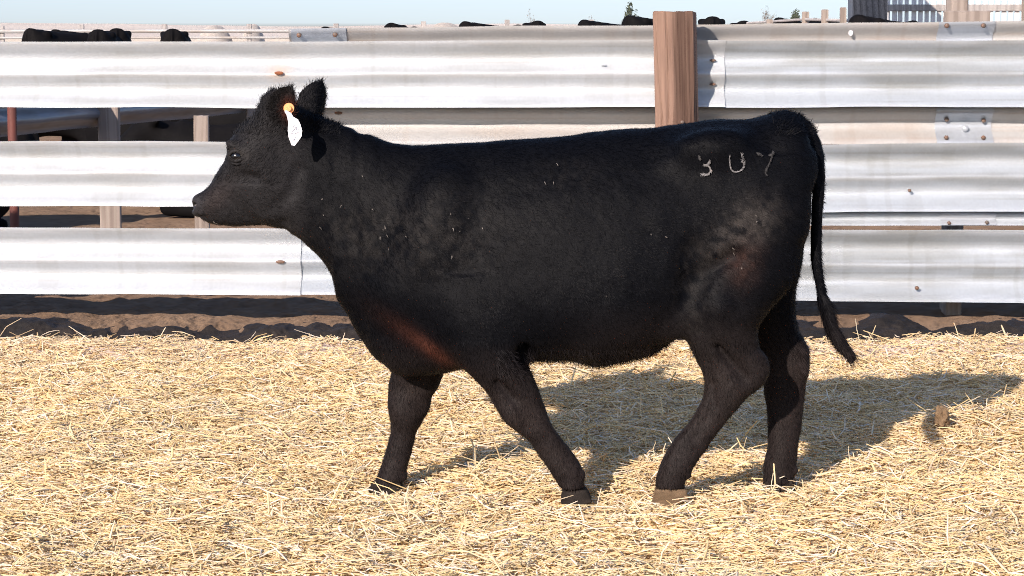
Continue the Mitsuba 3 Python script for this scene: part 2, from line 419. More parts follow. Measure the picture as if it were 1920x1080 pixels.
# ------------------------------------------------------------------ implicit bodies
class Field:
    def __init__(self, lo, hi, h):
        self.lo, self.h = np.array(lo, float), h
        self.n = np.ceil((np.array(hi) - lo) / h).astype(int) + 1
        self.v = np.full(self.n, 1.0, np.float32)
        self.ax = [(self.lo[k] + h * np.arange(self.n[k])).astype(np.float32) for k in range(3)]

    def put(self, fn, lo, hi, k=0.03, op='union'):
        m = k + 2 * self.h
        i0 = np.clip(np.floor((np.array(lo) - m - self.lo) / self.h).astype(int), 0, self.n)
        i1 = np.clip(np.ceil((np.array(hi) + m - self.lo) / self.h).astype(int) + 1, 0, self.n)
        s = tuple(slice(a, b) for a, b in zip(i0, i1))
        x, y, z = self.ax[0][s[0]][:, None, None], self.ax[1][s[1]][None, :, None], self.ax[2][s[2]][None, None, :]
        d = fn(x, y, z).astype(np.float32)
        a = self.v[s]
        if op == 'union':
            hh = np.clip(k - np.abs(a - d), 0, None) / k
            self.v[s] = np.minimum(a, d) - hh * hh * k * 0.25
        else:
            hh = np.clip(k - np.abs(a + d), 0, None) / k
            self.v[s] = np.maximum(a, -d) + hh * hh * k * 0.25

    def mesh(self):
        V, h = self.v, self.h
        ins = V < 0
        n = np.array(V.shape) - 1
        cnt = np.zeros(n, np.int8)
        for dx in (0, 1):
            for dy in (0, 1):
                for dz in (0, 1):
                    cnt += ins[dx:dx + n[0], dy:dy + n[1], dz:dz + n[2]]
        act = np.argwhere((cnt > 0) & (cnt < 8))
        idx = np.full(n, -1, np.int64)
        idx[tuple(act.T)] = np.arange(len(act))
        corners = [(a, b, c) for a in (0, 1) for b in (0, 1) for c in (0, 1)]
        val = {c: V[act[:, 0] + c[0], act[:, 1] + c[1], act[:, 2] + c[2]] for c in corners}
        P, N = np.zeros((len(act), 3)), np.zeros(len(act))
        for c in corners:
            for k in range(3):
                if c[k] == 0:
                    e = list(c); e[k] = 1; e = tuple(e)
                    a, b = val[c], val[e]
                    m = (a < 0) != (b < 0)
                    t = np.where(m, a / np.where(m, a - b, 1), 0)
                    q = np.zeros((len(act), 3)) + np.array(c)
                    q[:, k] += t
                    P[m] += q[m]; N[m] += 1
        P = self.lo + h * (act + P / N[:, None])
        quads = []
        for k in range(3):
            sl0 = [slice(None)] * 3; sl1 = [slice(None)] * 3
            sl0[k] = slice(0, -1); sl1[k] = slice(1, None)
            a, b = ins[tuple(sl0)], ins[tuple(sl1)]
            e = np.argwhere(a != b)
            fl = a[tuple(e.T)]
            u, w = (k + 1) % 3, (k + 2) % 3
            ok = (e[:, u] > 0) & (e[:, w] > 0) & (e[:, u] < n[u]) & (e[:, w] < n[w])
            e, fl = e[ok], fl[ok]
            q = []
            for du, dw in ((1, 1), (0, 1), (0, 0), (1, 0)):
                c = e.copy(); c[:, u] -= du; c[:, w] -= dw
                q.append(idx[tuple(c.T)])
            q = np.stack(q, 1)
            q[~fl] = q[~fl][:, ::-1]
            quads.append(q)
        q = np.vstack(quads)
        m = trimesh.Trimesh(P, np.vstack([q[:, [0, 1, 2]], q[:, [0, 2, 3]]]), process=False)
        if m.volume < 0: m.invert()
        return m


def smooth_mesh(m, it=6, lam=0.5, mu=-0.52):
    e = m.edges_unique
    n = len(m.vertices)
    A = sparse.coo_matrix((np.ones(2 * len(e)), (np.r_[e[:, 0], e[:, 1]], np.r_[e[:, 1], e[:, 0]])), shape=(n, n)).tocsr()
    dg = np.asarray(A.sum(1)).ravel()
    D = sparse.diags(1 / np.maximum(dg, 1))
    Lm = D @ A
    v = m.vertices.copy()
    for k in range(it):
        v = v + lam * (Lm @ v - v)
        v = v + mu * (Lm @ v - v)
    m.vertices = v
    return m


def lin(t, ts, vs):
    return np.interp(t, ts, vs).astype(np.float32)


def smooth_lin(t, ts, vs):
    """Monotone cubic through the points."""
    from scipy.interpolate import PchipInterpolator
    tt = np.clip(t, ts[0], ts[-1])
    return PchipInterpolator(ts, vs)(tt).astype(np.float32)


def torso_fn(X, top, bot, wid, egg, ne, cap=True):
    def fn(x, y, z):
        xx = x[:, 0, 0]
        zt, zb, w, e = (smooth_lin(xx, X, v)[:, None, None] for v in (top, bot, wid, egg))
        zc, a = (zt + zb) / 2, np.maximum((zt - zb) / 2, 0.01)
        v = (z - zc) / a
        ww = np.maximum(w * (1 - e * np.clip(v, -1.3, 1.3)), 0.02)
        q = (np.abs(y / ww) ** ne + np.abs(v) ** ne) ** (1 / ne)
        d = (q - 1) * np.minimum(a, ww)
        return np.maximum(d, np.maximum(X[0] - x, x - X[-1]))
    return fn


def leg_fn(Z, xl, xr, yc, hd, ne=2.2):
    """Z ascending."""
    def fn(x, y, z):
        zz = z[0, 0]
        l, r, c, b = (smooth_lin(zz, Z, v)[None, None, :] for v in (xl, xr, yc, hd))
        xc, a = (l + r) / 2, np.maximum((r - l) / 2, 0.005)
        q = (np.abs((x - xc) / a) ** ne + np.abs((y - c) / b) ** ne) ** (1 / ne)
        d = (q - 1) * np.minimum(a, b)
        return np.maximum(d, np.maximum(Z[0] - z, z - Z[-1]))
    return fn


def ell(c, r, rot=0.0):
    """Ellipsoid, turned by rot about y."""
    c, r = np.array(c, np.float32), np.array(r, np.float32)
    cs, sn = math.cos(rot), math.sin(rot)

    def fn(x, y, z):
        dx, dz = x - c[0], z - c[2]
        u, w = dx * cs + dz * sn, -dx * sn + dz * cs
        dy = y - c[1]
        q = np.sqrt((u / r[0]) ** 2 + (dy / r[1]) ** 2 + (w / r[2]) ** 2)
        q1 = np.sqrt((u / r[0] ** 2) ** 2 + (dy / r[1] ** 2) ** 2 + (w / r[2] ** 2) ** 2)
        return q * (q - 1) / np.maximum(q1, 1e-6)
    R = r.max()
    return fn, c - R, c + R


def chain(pts, rad):
    pts, rad = np.array(pts, float), np.array(rad, float)

    def fn(x, y, z):
        best = None
        for a, b, ra, rb in zip(pts[:-1], pts[1:], rad[:-1], rad[1:]):
            ab = b - a
            t = np.clip(((x - a[0]) * ab[0] + (y - a[1]) * ab[1] + (z - a[2]) * ab[2]) / (ab @ ab), 0, 1)
            d = np.sqrt((x - a[0] - t * ab[0]) ** 2 + (y - a[1] - t * ab[1]) ** 2 + (z - a[2] - t * ab[2]) ** 2) - (ra + t * (rb - ra))
            best = d if best is None else np.minimum(best, d)
        return best
    return fn, pts.min(0) - rad.max(), pts.max(0) + rad.max()


# outlines of the heifer, as read on the photograph
TOP = [(548, 225), (580, 221), (607, 225), (635, 232), (662, 241), (672, 249), (695, 254), (720, 264), (740, 269), (780, 274), (820, 271), (900, 267), (950, 263), (1060, 256), (1110, 249), (1210, 240), (1260, 234), (1300, 230), (1345, 224), (1400, 223), (1440, 214), (1472, 208), (1488, 214), (1500, 224), (1508, 245), (1514, 275)]
BOT = [(548, 434), (560, 444), (572, 458), (597, 481), (615, 505), (623, 520), (628, 552), (640, 573), (660, 598), (687, 626), (700, 656), (722, 683), (738, 699), (765, 706), (830, 698), (865, 690), (985, 672), (1060, 672), (1097, 679), (1122, 683), (1160, 676), (1197, 667), (1230, 653), (1260, 636), (1282, 625), (1330, 600), (1400, 560), (1460, 500), (1500, 400), (1514, 330)]
WID = [(548, .080), (580, .088), (620, .098), (660, .112), (700, .128), (760, .155), (820, .183), (880, .200), (960, .225), (1050, .250), (1140, .258), (1220, .245), (1300, .225), (1400, .205), (1460, .165), (1500, .115), (1514, .07)]
EGG = [(548, .10), (620, .10), (700, .0), (820, .16), (960, .20), (1140, .22), (1250, .15), (1330, .0), (1420, -.05), (1514, 0)]
FACE = [(505, 177), (495, 183), (487, 198), (476, 219), (458, 233), (441, 250), (430, 264), (427, 275), (427, 287), (422, 302), (407, 325), (392, 350), (377, 362), (366, 372), (363, 381), (366, 389)]
JAW = [(590, 250), (588, 300), (583, 360), (572, 405), (548, 430), (527, 429), (496, 421), (440, 424), (410, 421), (392, 418), (378, 411), (370, 403)]
NEAR_FORE = [(520, 812, 960, -.135, .075), (560, 800, 975, -.145, .08), (600, 812, 985, -.15, .08), (640, 835, 986, -.15, .075), (660, 848, 984, -.148, .07), (692, 870, 993, -.142, .062), (712, 890, 1002, -.138, .056), (732, 910, 1011, -.135, .050), (760, 927, 1021, -.132, .045), (785, 947, 1029, -.13, .043), (810, 971, 1043, -.128, .039), (826, 992, 1054, -.126, .034), (850, 1010, 1073, -.124, .033), (872, 1025, 1088, -.122, .038), (885, 1032, 1094, -.12, .041), (897, 1040, 1095, -.12, .040), (915, 1050, 1098, -.12, .038)]
FAR_FORE = [(600, 745, 905, .12, .07), (660, 738, 865, .125, .065), (697, 735, 832, .128, .056), (727, 730, 820, .13, .050), (745, 729, 808, .13, .048), (765, 729, 805, .13, .045), (782, 731, 796, .13, .043), (797, 733, 788, .13, .040), (810, 733, 780, .13, .035), (830, 728, 775, .13, .032), (855, 720, 770, .13, .032), (872, 714, 765, .13, .036), (895, 705, 760, .13, .040), (905, 699, 755, .13, .040), (915, 697, 750, .13, .040)]
NEAR_HIND = [(300, 1375, 1500, -.11, .06), (345, 1345, 1520, -.115, .085), (395, 1315, 1521, -.118, .105), (430, 1306, 1518, -.119, .11), (460, 1297, 1507, -.12, .113), (512, 1285, 1496, -.125, .108), (552, 1282, 1470, -.13, .10), (585, 1283, 1441, -.135, .092), (620, 1284, 1420, -.138, .080), (650, 1294, 1422, -.138, .066), (675, 1306, 1437, -.137, .054), (695, 1315, 1438, -.136, .050), (720, 1320, 1431, -.135, .048), (745, 1317, 1400, -.134, .043), (770, 1304, 1380, -.133, .038), (792, 1291, 1361, -.132, .035), (817, 1270, 1342, -.131, .034), (840, 1254, 1326, -.13, .035), (860, 1243, 1311, -.13, .040), (880, 1235, 1299, -.13, .043), (895, 1230, 1289, -.13, .042), (914, 1228, 1284, -.13, .038)]
FAR_HIND = [(340, 1360, 1512, .115, .08), (400, 1330, 1511, .118, .10), (460, 1330, 1505, .12, .11), (512, 1345, 1498, .12, .10), (552, 1370, 1492, .122, .09), (585, 1390, 1492, .125, .08), (620, 1405, 1497, .127, .066), (637, 1410, 1506, .128, .058), (660, 1418, 1517, .128, .050), (687, 1428, 1517, .128, .046), (717, 1432, 1512, .128, .042), (742, 1434, 1509, .128, .038), (770, 1438, 1506, .128, .036), (800, 1440, 1503, .128, .036), (832, 1440, 1496, .128, .039), (858, 1435, 1494, .128, .042), (880, 1431, 1490, .128, .042), (905, 1431, 1488, .128, .042)]
TAIL = [(1494, 226, 13), (1510, 243, 15), (1522, 268, 15), (1528, 295, 14), (1530, 325, 13), (1530, 360, 12), (1527, 400, 11), (1526, 440, 11), (1526, 480, 10.5), (1531, 520, 10), (1538, 555, 10), (1546, 585, 10), (1555, 612, 9.5), (1568, 635, 9), (1585, 655, 6)]


def tab(P, Y):
    P = np.array(P, float)
    x = U(P[:, 0], np.full(len(P), 540.0), Y)[0]
    return x, P


def slices(rows):
    R = np.array(rows, float)[::-1]
    Y = R[:, 3]
    z = np.array([UZ(a, b) for a, b in zip(R[:, 0], Y)])
    xl = np.array([float(U(a, r, b)[0][0]) for a, r, b in zip(R[:, 1], R[:, 0], Y)])
    xr = np.array([float(U(a, r, b)[0][0]) for a, r, b in zip(R[:, 2], R[:, 0], Y)])
    return z, xl, xr, Y, R[:, 4]


def profile(P, Y=0.0):
    P = np.array(P, float)
    x, z = U(P[:, 0], P[:, 1], Y)
    return x, z


def build_heifer(h, pose='walk'):
    fld = Field((-1.05, -0.36, -0.03), (1.12, 0.36, 1.32), h)
    tx, tz = profile(TOP)
    bx, bz = profile(BOT)
    X = np.linspace(max(tx[0], bx[0]), min(tx[-1], bx[-1]), 120)
    wx, _ = profile([(a, 540) for a, b in WID])
    gx, _ = profile([(a, 540) for a, b in EGG])
    fld.put(torso_fn(X, smooth_lin(X, tx, tz), smooth_lin(X, bx, bz), smooth_lin(X, wx, [b for a, b in WID]), smooth_lin(X, gx, [b for a, b in EGG]), 2.35),
            (X[0], -.34, bz.min()), (X[-1], .34, tz.max()), 0.03)
    # head, sliced across its own axis from poll to muzzle
    p0, p1 = np.array([*U(520, 200, 0)]).ravel(), np.array([*U(378, 395, 0)]).ravel()
    ax = (p1 - p0); HL = np.linalg.norm(ax); ax /= HL
    nf = np.array([-ax[1], ax[0]])
    if nf[0] > 0: nf = -nf

    def ts(P):
        x, z = profile(P)
        q = np.stack([x, z], 1) - p0
        t, o = q @ ax, q @ nf
        k = np.argsort(t)
        return t[k], o[k]
    ft, fo = ts(FACE)
    jt, jo = ts(JAW)
    s = 1 / 617.0
    wt = np.array([-20, 15, 50, 90, 115, 150, 190, 225, 245, 256]) * s
    wv = np.array([.070, .082, .094, .101, .098, .080, .064, .060, .052, .032])
    tmax = max(ft.max(), jt.max())

    def head(x, y, z):
        t = (x - p0[0]) * ax[0] + (z - p0[1]) * ax[1]
        u = (x - p0[0]) * nf[0] + (z - p0[1]) * nf[1]
        f, b, w = lin(t, ft, fo), lin(t, jt, jo), lin(t, wt, wv)
        c, a = (f + b) / 2, np.maximum((f - b) / 2, 0.008)
        v = (u - c) / a
        ww = np.maximum(w * (1 + 0.22 * np.clip(v, -1.2, 1.2)), 0.012)
        q = (np.abs(y / ww) ** 2.5 + np.abs(v) ** 2.5) ** (1 / 2.5)
        d = (q - 1) * np.minimum(a, ww)
        return np.maximum(d, np.maximum(-0.03 - t, t - tmax))
    fld.put(head, (-1.0, -.13, .72), (-.55, .13, 1.26), 0.035)
    P = lambda px, py, Y: np.array([*U(px, py, Y)]).ravel()
    for sg in (-1, 1):       # brow, cheek, nostril rim, eye socket
        q = P(446, 277, 0); fld.put(*ell((q[0] + .004, sg * .083, q[1] + 0.006), (.034, .020, .017), -0.5), 0.02)
        q = P(505, 350, 0); fld.put(*ell((q[0], sg * .055, q[1]), (.070, .028, .085), 0.4), 0.04)
        q = P(372, 377, 0); fld.put(*ell((q[0] + .004, sg * .028, q[1]), (.018, .018, .022)), 0.015)
        q = P(448, 290, 0); fld.put(*ell((q[0], sg * .108, q[1]), (.024, .016, .012), -0.35), 0.012, 'cut')
        q = P(370, 382, 0); fld.put(*ell((q[0] - .001, sg * .036, q[1]), (.012, .012, .007), 0.5), 0.006, 'cut')
        # mouth line
        a, b, c = P(374, 402, 0), P(395, 408, 0), P(414, 408, 0)
        fld.put(*chain([(a[0], sg * .036, a[1]), (b[0], sg * .056, b[1]), (c[0], sg * .064, c[1])], (.004, .006, .004)), 0.008, 'cut')
        # shoulder blade, point of shoulder, hip hook, ribs
        q = P(815, 440, 0); fld.put(*ell((q[0], sg * .128, q[1]), (.095, .070, .20), -0.28), 0.07)
        q = P(760, 540, 0); fld.put(*ell((q[0], sg * .105, q[1]), (.08, .06, .09), 0.3), 0.07)
        q = P(1325, 268, 0); fld.put(*ell((q[0], sg * .178, q[1]), (.08, .03, .03), 0.1), 0.10)
        q = P(1480, 300, 0); fld.put(*ell((q[0], sg * .10, q[1]), (.05, .05, .09), 0.1), 0.07)
    # poll tuft
    q = P(514, 192, 0); fld.put(*ell((q[0], 0, q[1]), (.018, .05, .022), 0.6), 0.03)
    # dewlap and brisket
    q = P(720, 610, 0); fld.put(*ell((q[0], 0, q[1]), (.07, .05, .09), 0.5), 0.05)
    for rows in (NEAR_FORE, FAR_FORE, NEAR_HIND, FAR_HIND):
        z, xl, xr, yc, hd = slices(rows)
        fld.put(leg_fn(z, xl, xr, yc, hd), (xl.min(), yc.min() - hd.max(), z[0]), (xr.max(), yc.max() + hd.max(), z[-1]), 0.035)
    # dewclaws
    for (px, py, Y) in ((1090, 890, -.12), (757, 893, .13), (1289, 889, -.13), (1489, 880, .128)):
        q = P(px, py, Y)
        for sg in (-1, 1):
            fld.put(*ell((q[0], Y + sg * .018, q[1]), (.012, .009, .012)), 0.012)
    # stifle fold between flank and thigh
    a, b, c = P(1255, 600, 0), P(1290, 575, 0), P(1330, 560, 0)
    fld.put(*chain([(a[0], -.16, a[1]), (b[0], -.19, b[1]), (c[0], -.20, c[1])], (.02, .03, .03)), 0.06)
    Pt = np.array(TAIL, float)
    x, z = U(Pt[:, 0], Pt[:, 1], 0.0)
    fld.put(*chain(np.stack([x, -0.012 - 0.045 * np.clip((Pt[:, 1] - 240) / 120, 0, 1), z], 1), Pt[:, 2] * 0.98 / 617), 0.014)
    # creases: elbow and shoulder line, flank fold, hock tendon, knee, jaw edge
    if h < .01:
        for ya, pts, r, kk in ((-.158, [(905, 470), (935, 560), (965, 620), (983, 668)], .012, .05), (-.218, [(1292, 530), (1330, 505), (1375, 480)], .008, .05),
                               (-.181, [(1345, 645), (1372, 680), (1396, 708)], .006, .035), (-.168, [(1335, 720), (1338, 760), (1300, 820)], .006, .02),
                               (-.178, [(935, 715), (965, 755), (985, 800)], .007, .025), (-.235, [(1300, 470), (1296, 560), (1300, 620)], .010, .07),
                               (-.095, [(470, 405), (510, 395), (545, 365), (560, 320)], .009, .03), (-.088, [(420, 345), (455, 330), (480, 335)], .007, .03)):
            q = [P(a, b, ya) for a, b in pts]
            fld.put(*chain([(c[0], ya - .004, c[1]) for c in q], [r] * len(q)), kk, 'cut')
        for (a, b, ya, r) in ((962, 775, -.155, .028), (1418, 690, -.15, .022), (757, 770, .10, .028), (1494, 690, .11, .022)):
            q = P(a, b, ya); fld.put(*ell((q[0], ya, q[1]), (r, r * .7, r * 1.3), 0.4), 0.035)
    # folds of the neck
    if h < .01:
        for k, (xa, ya, xb, yb) in enumerate([(600, 330, 607, 470), (632, 345, 640, 460), (662, 360, 668, 450), (586, 300, 590, 420)]):
            a, b = P(xa, ya, 0), P(xb, yb, 0)
            ym = -0.118 - 0.006 * k if k < 3 else -.113
            fld.put(*chain([(a[0], ym, a[1]), (b[0], ym, b[1])], (.006, .009)), 0.03, 'cut')
    m = smooth_mesh(fld.mesh(), 5 if h > .01 else 6)
    return m


def ear(base, tip, width, out, thick=0.012):
    """A cupped leaf-shaped ear, closed; 'out' is the way the cup opens."""
    base, tip, out = np.array(base, float), np.array(tip, float), np.array(out, float)
    d = tip - base; L = np.linalg.norm(d); d /= L
    out = out - d * (out @ d); out /= np.linalg.norm(out)
    sd = np.cross(d, out)
    nu, nv = 17, 11
    S = np.linspace(0, 1, nu)
    wprof = width * np.interp(S, [0, .15, .4, .65, .85, .95, 1], [.42, .62, .98, 1.0, .72, .42, .12])
    V = []
    for side in (1, -1):
        for i, s in enumerate(S):
            for v in np.linspace(-1, 1, nv):
                cup = (v * v) * (0.62 - 0.35 * s) * wprof[i] + 0.06 * L * s * s
                th = side * thick * 0.5 * (1 - v * v * 0.85) * (1 - 0.6 * s)
                V.append(base + d * s * L + sd * wprof[i] * v * 0.5 * (1.0 if True else 0) + out * (cup + th))
    V = np.array(V)
    fs = []
    n1 = nu * nv
    for i in range(nu - 1):
        for j in range(nv - 1):
            a = i * nv + j
            fs += [[a, a + 1, a + nv + 1], [a, a + nv + 1, a + nv]]
            fs += [[n1 + a, n1 + a + nv + 1, n1 + a + 1], [n1 + a, n1 + a + nv, n1 + a + nv + 1]]
    def strip(ids):
        for a, b in zip(ids[:-1], ids[1:]):
            fs.append([a, b, n1 + b]); fs.append([a, n1 + b, n1 + a])
    strip([j for j in range(nv)][::-1]); strip([(nu - 1) * nv + j for j in range(nv)])
    strip([i * nv for i in range(nu)]); strip([i * nv + nv - 1 for i in range(nu)][::-1])
    m = trimesh.Trimesh(V, np.array(fs), process=False)
    m = trimesh.Trimesh(*trimesh.remesh.subdivide(m.vertices, m.faces), process=False)
    if m.volume < 0: m.invert()
    return m


def P3(px, py, Y):
    x, z = U(px, py, Y)
    return np.array([float(x[0]), Y, float(z[0])])


heifer = thing('heifer', 'black heifer walking left across the straw with a white ear tag, nearest animal', 'cow')
body = build_heifer(0.0052)
EAR_NEAR = ear(P3(537, 240, -0.078), P3(551, 161, -0.150), 0.104, (-0.55, -0.95, 0.05))
EAR_FAR = ear(P3(586, 232, 0.06), P3(607, 151, 0.135), 0.096, (-0.45, 0.75, 0.0))
lids = []
for sg in (-1, 1):
    for pts, r in (([(436, 289), (441, 281.5), (449, 279), (457, 282.5), (463, 290)], .0046), ([(436, 289), (441, 296), (449, 299), (457, 296.5), (463, 290)], .0042), ([(432, 276), (442, 270), (455, 271), (468, 279)], .005), ([(440, 303), (452, 305), (465, 300)], .0035)):
        x, z = U([a for a, b in pts], [b for a, b in pts], 0.0)
        t = np.linspace(-1, 1, len(pts))
        yy = sg * (.0990 - .007 * t * t - (.004 if r == .005 else 0.003 if r < .004 else 0))
        lids.append(tube(np.stack([x, yy, z], 1), [r * .55, r, r * 1.1, r, r * .55] if len(pts) == 5 else r * .9, 8))
body = trimesh.util.concatenate([body] + lids + [EAR_NEAR, EAR_FAR])

bv = body.vertices.copy()
nb = np.array(body.vertex_normals)
lo = (meshkit.fbm(bv * 7.0, 3, 3) - 0.5) * 0.010 + (meshkit.fbm(bv * np.array([30, 30, 16.0]), 3, 4) - 0.5) * 0.004
isear = np.zeros(len(bv), bool); isear[-(len(EAR_NEAR.vertices) + len(EAR_FAR.vertices)):] = True
lo[isear] *= 0.2
lo *= np.where(bv[:, 0] < -0.72, 0.35, 1)
body.vertices = bv + nb * lo[:, None]
bpx, bpy, bdep = project(body.vertices)


def gauss(px, py, cx, cy, sx, sy, ang=0.0):
    c, s = math.cos(ang), math.sin(ang)
    u, v = (px - cx) * c + (py - cy) * s, -(px - cx) * s + (py - cy) * c
    return np.exp(-0.5 * ((u / sx) ** 2 + (v / sy) ** 2))


def coat_color(p):
    """Coat colour at points of the body: black, lightened on the head for its sheen, brown on the legs, sun-faded red on the brisket, dusty thigh and neck."""
    px, py, _ = project(p)
    near = np.clip(0.5 - p[:, 1] / 0.06, 0, 1)
    c = np.tile([0.0027, 0.0030, 0.0043], (len(p), 1))
    nz = meshkit.fbm(p * np.array([16, 16, 16.0]), 3, 9)
    n3 = meshkit.fbm(p * np.array([70, 70, 40.0]), 2, 10)

    def blend(c, col, w): return c * (1 - w[:, None]) + np.array(col) * w[:, None]
    leg = np.clip((0.62 - p[:, 2]) / 0.25, 0, 1) * np.clip((p[:, 0] - 0.1) / 0.3, 0, 1) + np.clip((0.50 - p[:, 2]) / 0.2, 0, 1) * (p[:, 0] < 0.25)
    c = blend(c, (0.024, 0.0185, 0.0172), np.clip(leg, 0, 1) * (0.45 + 0.6 * nz))
    c = blend(c, (0.021, 0.0200, 0.0210), np.clip((-0.60 - p[:, 0]) / 0.06, 0, 1) * 0.8)  # head lightened in the colour to carry its sheen
    c = blend(c, (0.085, 0.028, 0.017), near * np.clip(gauss(px, py, 808, 655, 42, 8, 0.64) * 0.55 * (0.4 + nz), 0, 0.95))
    c = blend(c, (0.050, 0.020, 0.014), near * np.clip(gauss(px, py, 760, 622, 50, 14, 0.6) * 0.2, 0, 1))
    c = blend(c, (0.034, 0.030, 0.028), near * np.clip(gauss(px, py, 1385, 440, 50, 24, -0.6) * 1.5 * np.clip(n3 * 2.2 - 0.6, 0, 1) + gauss(px, py, 1415, 395, 22, 22) * 0.7 * n3, 0, 0.9))
    c = blend(c, (0.032, 0.017, 0.014), near * np.clip(gauss(px, py, 1395, 492, 20, 30, 0.3) * 1.2 * n3, 0, 0.9))
    dusty = gauss(px, py, 690, 440, 90, 45) + 0.8 * gauss(px, py, 850, 440, 70, 50) + 0.5 * gauss(px, py, 1060, 330, 40, 20) + 0.9 * gauss(px, py, 1300, 560, 25, 70) + 0.4 * gauss(px, py, 1360, 800, 60, 100)
    c = blend(c, (0.022, 0.020, 0.019), near * np.clip(dusty * np.clip(n3 * 2.4 - 0.75, 0, 1) * 0.6, 0, 0.6))
    c = blend(c, (0.030, 0.022, 0.021), gauss(px, py, 402, 372, 26, 14, -0.7) * 0.6)
    c = blend(c, (0.030, 0.029, 0.032), gauss(px, py, 369, 381, 8, 13) * 0.9)
    c = blend(c, (0.046, 0.043, 0.042), np.clip((gauss(px, py, 449, 290, 17, 12) - .35) * 1.2, 0, 1))
    return c


def ear_color(c, p):
    px, py, _ = project(p)
    w = np.clip(gauss(px, py, 541, 206, 9, 13) * 0.8, 0, 1)[:, None]
    return c * (1 - w) + np.array([0.11, 0.028, 0.014]) * w


bcol = coat_color(np.array(body.vertices))
k = slice(-(len(EAR_NEAR.vertices) + len(EAR_FAR.vertices)), -len(EAR_FAR.vertices))
bcol[k] = ear_color(bcol[k], np.array(body.vertices)[k])
add(heifer + '__body', body, 'm_coat', smooth=True, color=bcol)
BN = np.array(body.vertex_normals)
BVt = np.array(body.vertices)

# short hair all over, longer on ears, poll, belly and tail switch
def strands(p, n, d, L, w, col, curve=0.0):
    """Tapered two-triangle blades from p along d."""
    s = np.cross(n, d); s /= np.linalg.norm(s, axis=1, keepdims=True) + 1e-9
    mid = p + d * (L * 0.55)[:, None] + n * (L * curve)[:, None]
    tip = p + d * L[:, None] + n * (L * curve * 0.4)[:, None]
    a, b = p - s * (w / 2)[:, None], p + s * (w / 2)[:, None]
    c, e = mid - s * (w * 0.38)[:, None], mid + s * (w * 0.38)[:, None]
    V = np.stack([a, b, c, e, tip], 1).reshape(-1, 3)
    f = np.array([[0, 1, 3], [0, 3, 2], [2, 3, 4]])
    Fc = (f[None] + (np.arange(len(p)) * 5)[:, None, None]).reshape(-1, 3)
    return V, Fc, np.repeat(col, 5, axis=0)


def sample_body(n, seed, mask=None):
    g = np.random.default_rng(seed)
    f = body.faces
    w = body.area_faces.copy()
    cen = BVt[f].mean(1)
    if mask is not None: w = w * mask(cen)
    fi = g.choice(len(f), n, p=w / w.sum())
    a, b = g.uniform(0, 1, n), g.uniform(0, 1, n)
    sw = a + b > 1
    a[sw], b[sw] = 1 - a[sw], 1 - b[sw]
    t = f[fi]
    wts = np.stack([1 - a - b, a, b], 1)[:, :, None]
    p = (BVt[t] * wts).sum(1)
    nn = (BN[t] * wts).sum(1); nn /= np.linalg.norm(nn, axis=1, keepdims=True) + 1e-9
    return p, nn, (bcol[t] * wts).sum(1), g


def flow(p):
    d = np.tile([0.75, 0.0, -0.65], (len(p), 1))
    legs = p[:, 2] < 0.5
    d[legs] = [0.15, 0, -1]
    hd = p[:, 0] < -0.68
    d[hd] = [0.6, 0, 0.6]
    lowh = (p[:, 0] < -0.6) & (p[:, 2] < 0.95)
    d[lowh] = [0.7, 0, -0.3]
    tail = (p[:, 0] > 0.91) & (p[:, 2] < 0.85)
    d[tail] = [0.12, 0, -1]
    return d


HV, HF, HC, ho = [], [], [], 0


def put_hair(n, seed, L, lift, w=0.0016, mask=None, dirs=None, gain=(0.6, 1.9), tint=None, spread=0.35, curve=0.08):
    global ho
    p, nn, c, g = sample_body(n, seed, mask)
    d = flow(p) if dirs is None else dirs(p)
    d = d + g.normal(0, spread, (n, 3))
    d = d - nn * (d * nn).sum(1, keepdims=True)
    d /= np.linalg.norm(d, axis=1, keepdims=True) + 1e-9
    d = d + nn * (lift * np.exp(g.normal(0, 0.4, n)))[:, None]
    d /= np.linalg.norm(d, axis=1, keepdims=True)
    ll = L * np.exp(g.normal(0, 0.3, n))
    cc = (c if tint is None else np.tile(tint, (n, 1))) * g.uniform(*gain, (n, 1))
    v, f, k = strands(p, nn, d, ll, np.full(n, w), cc, curve)
    HV.append(v); HF.append(f + ho); HC.append(k); ho += len(v)


put_hair(150000, 41, 0.013, 0.10, w=0.0013, mask=lambda c: np.where(np.linalg.norm((c - NOSE) * [1, .7, 1], axis=1) < .04, 0.0, np.where(c[:, 0] < -.65, 1.0, 1.0)), gain=(0.45, 1.5))
tx_, tz_ = profile(TOP)
put_hair(9000, 42, 0.015, 0.45, mask=lambda c: ((c[:, 0] < -0.52) & (c[:, 2] > 1.10)) * 1.0, dirs=lambda p: np.tile([0.3, 0, 1.0], (len(p), 1)), spread=0.5)
put_hair(7000, 43, 0.020, 0.5, mask=lambda c: ((c[:, 2] < 0.47) & (c[:, 2] > 0.38) & (c[:, 0] > -.05) & (c[:, 0] < .55)) * 1.0, dirs=lambda p: np.tile([0.5, 0, -0.8], (len(p), 1)))
put_hair(9000, 44, 0.034, 0.12, w=0.002, mask=lambda c: ((c[:, 0] > 0.885) & (c[:, 2] < 0.62) & (c[:, 2] > 0.38) & (np.abs(c[:, 1]) < .085)) * 1.0, dirs=lambda p: np.tile([0.5, 0, -0.85], (len(p), 1)), spread=0.16, curve=0.02)
put_hair(2500, 45, 0.016, 0.35, mask=lambda c: ((c[:, 0] > 0.78) & (c[:, 2] > 1.10)) * 1.0, dirs=lambda p: np.tile([0.6, 0, 0.3], (len(p), 1)))
put_hair(4000, 46, 0.016, 0.3, mask=lambda c: ((c[:, 0] > 0.82) & (c[:, 2] < 0.75) & (c[:, 2] > 0.4)) * 1.0, dirs=lambda p: np.tile([0.5, 0, -0.9], (len(p), 1)))
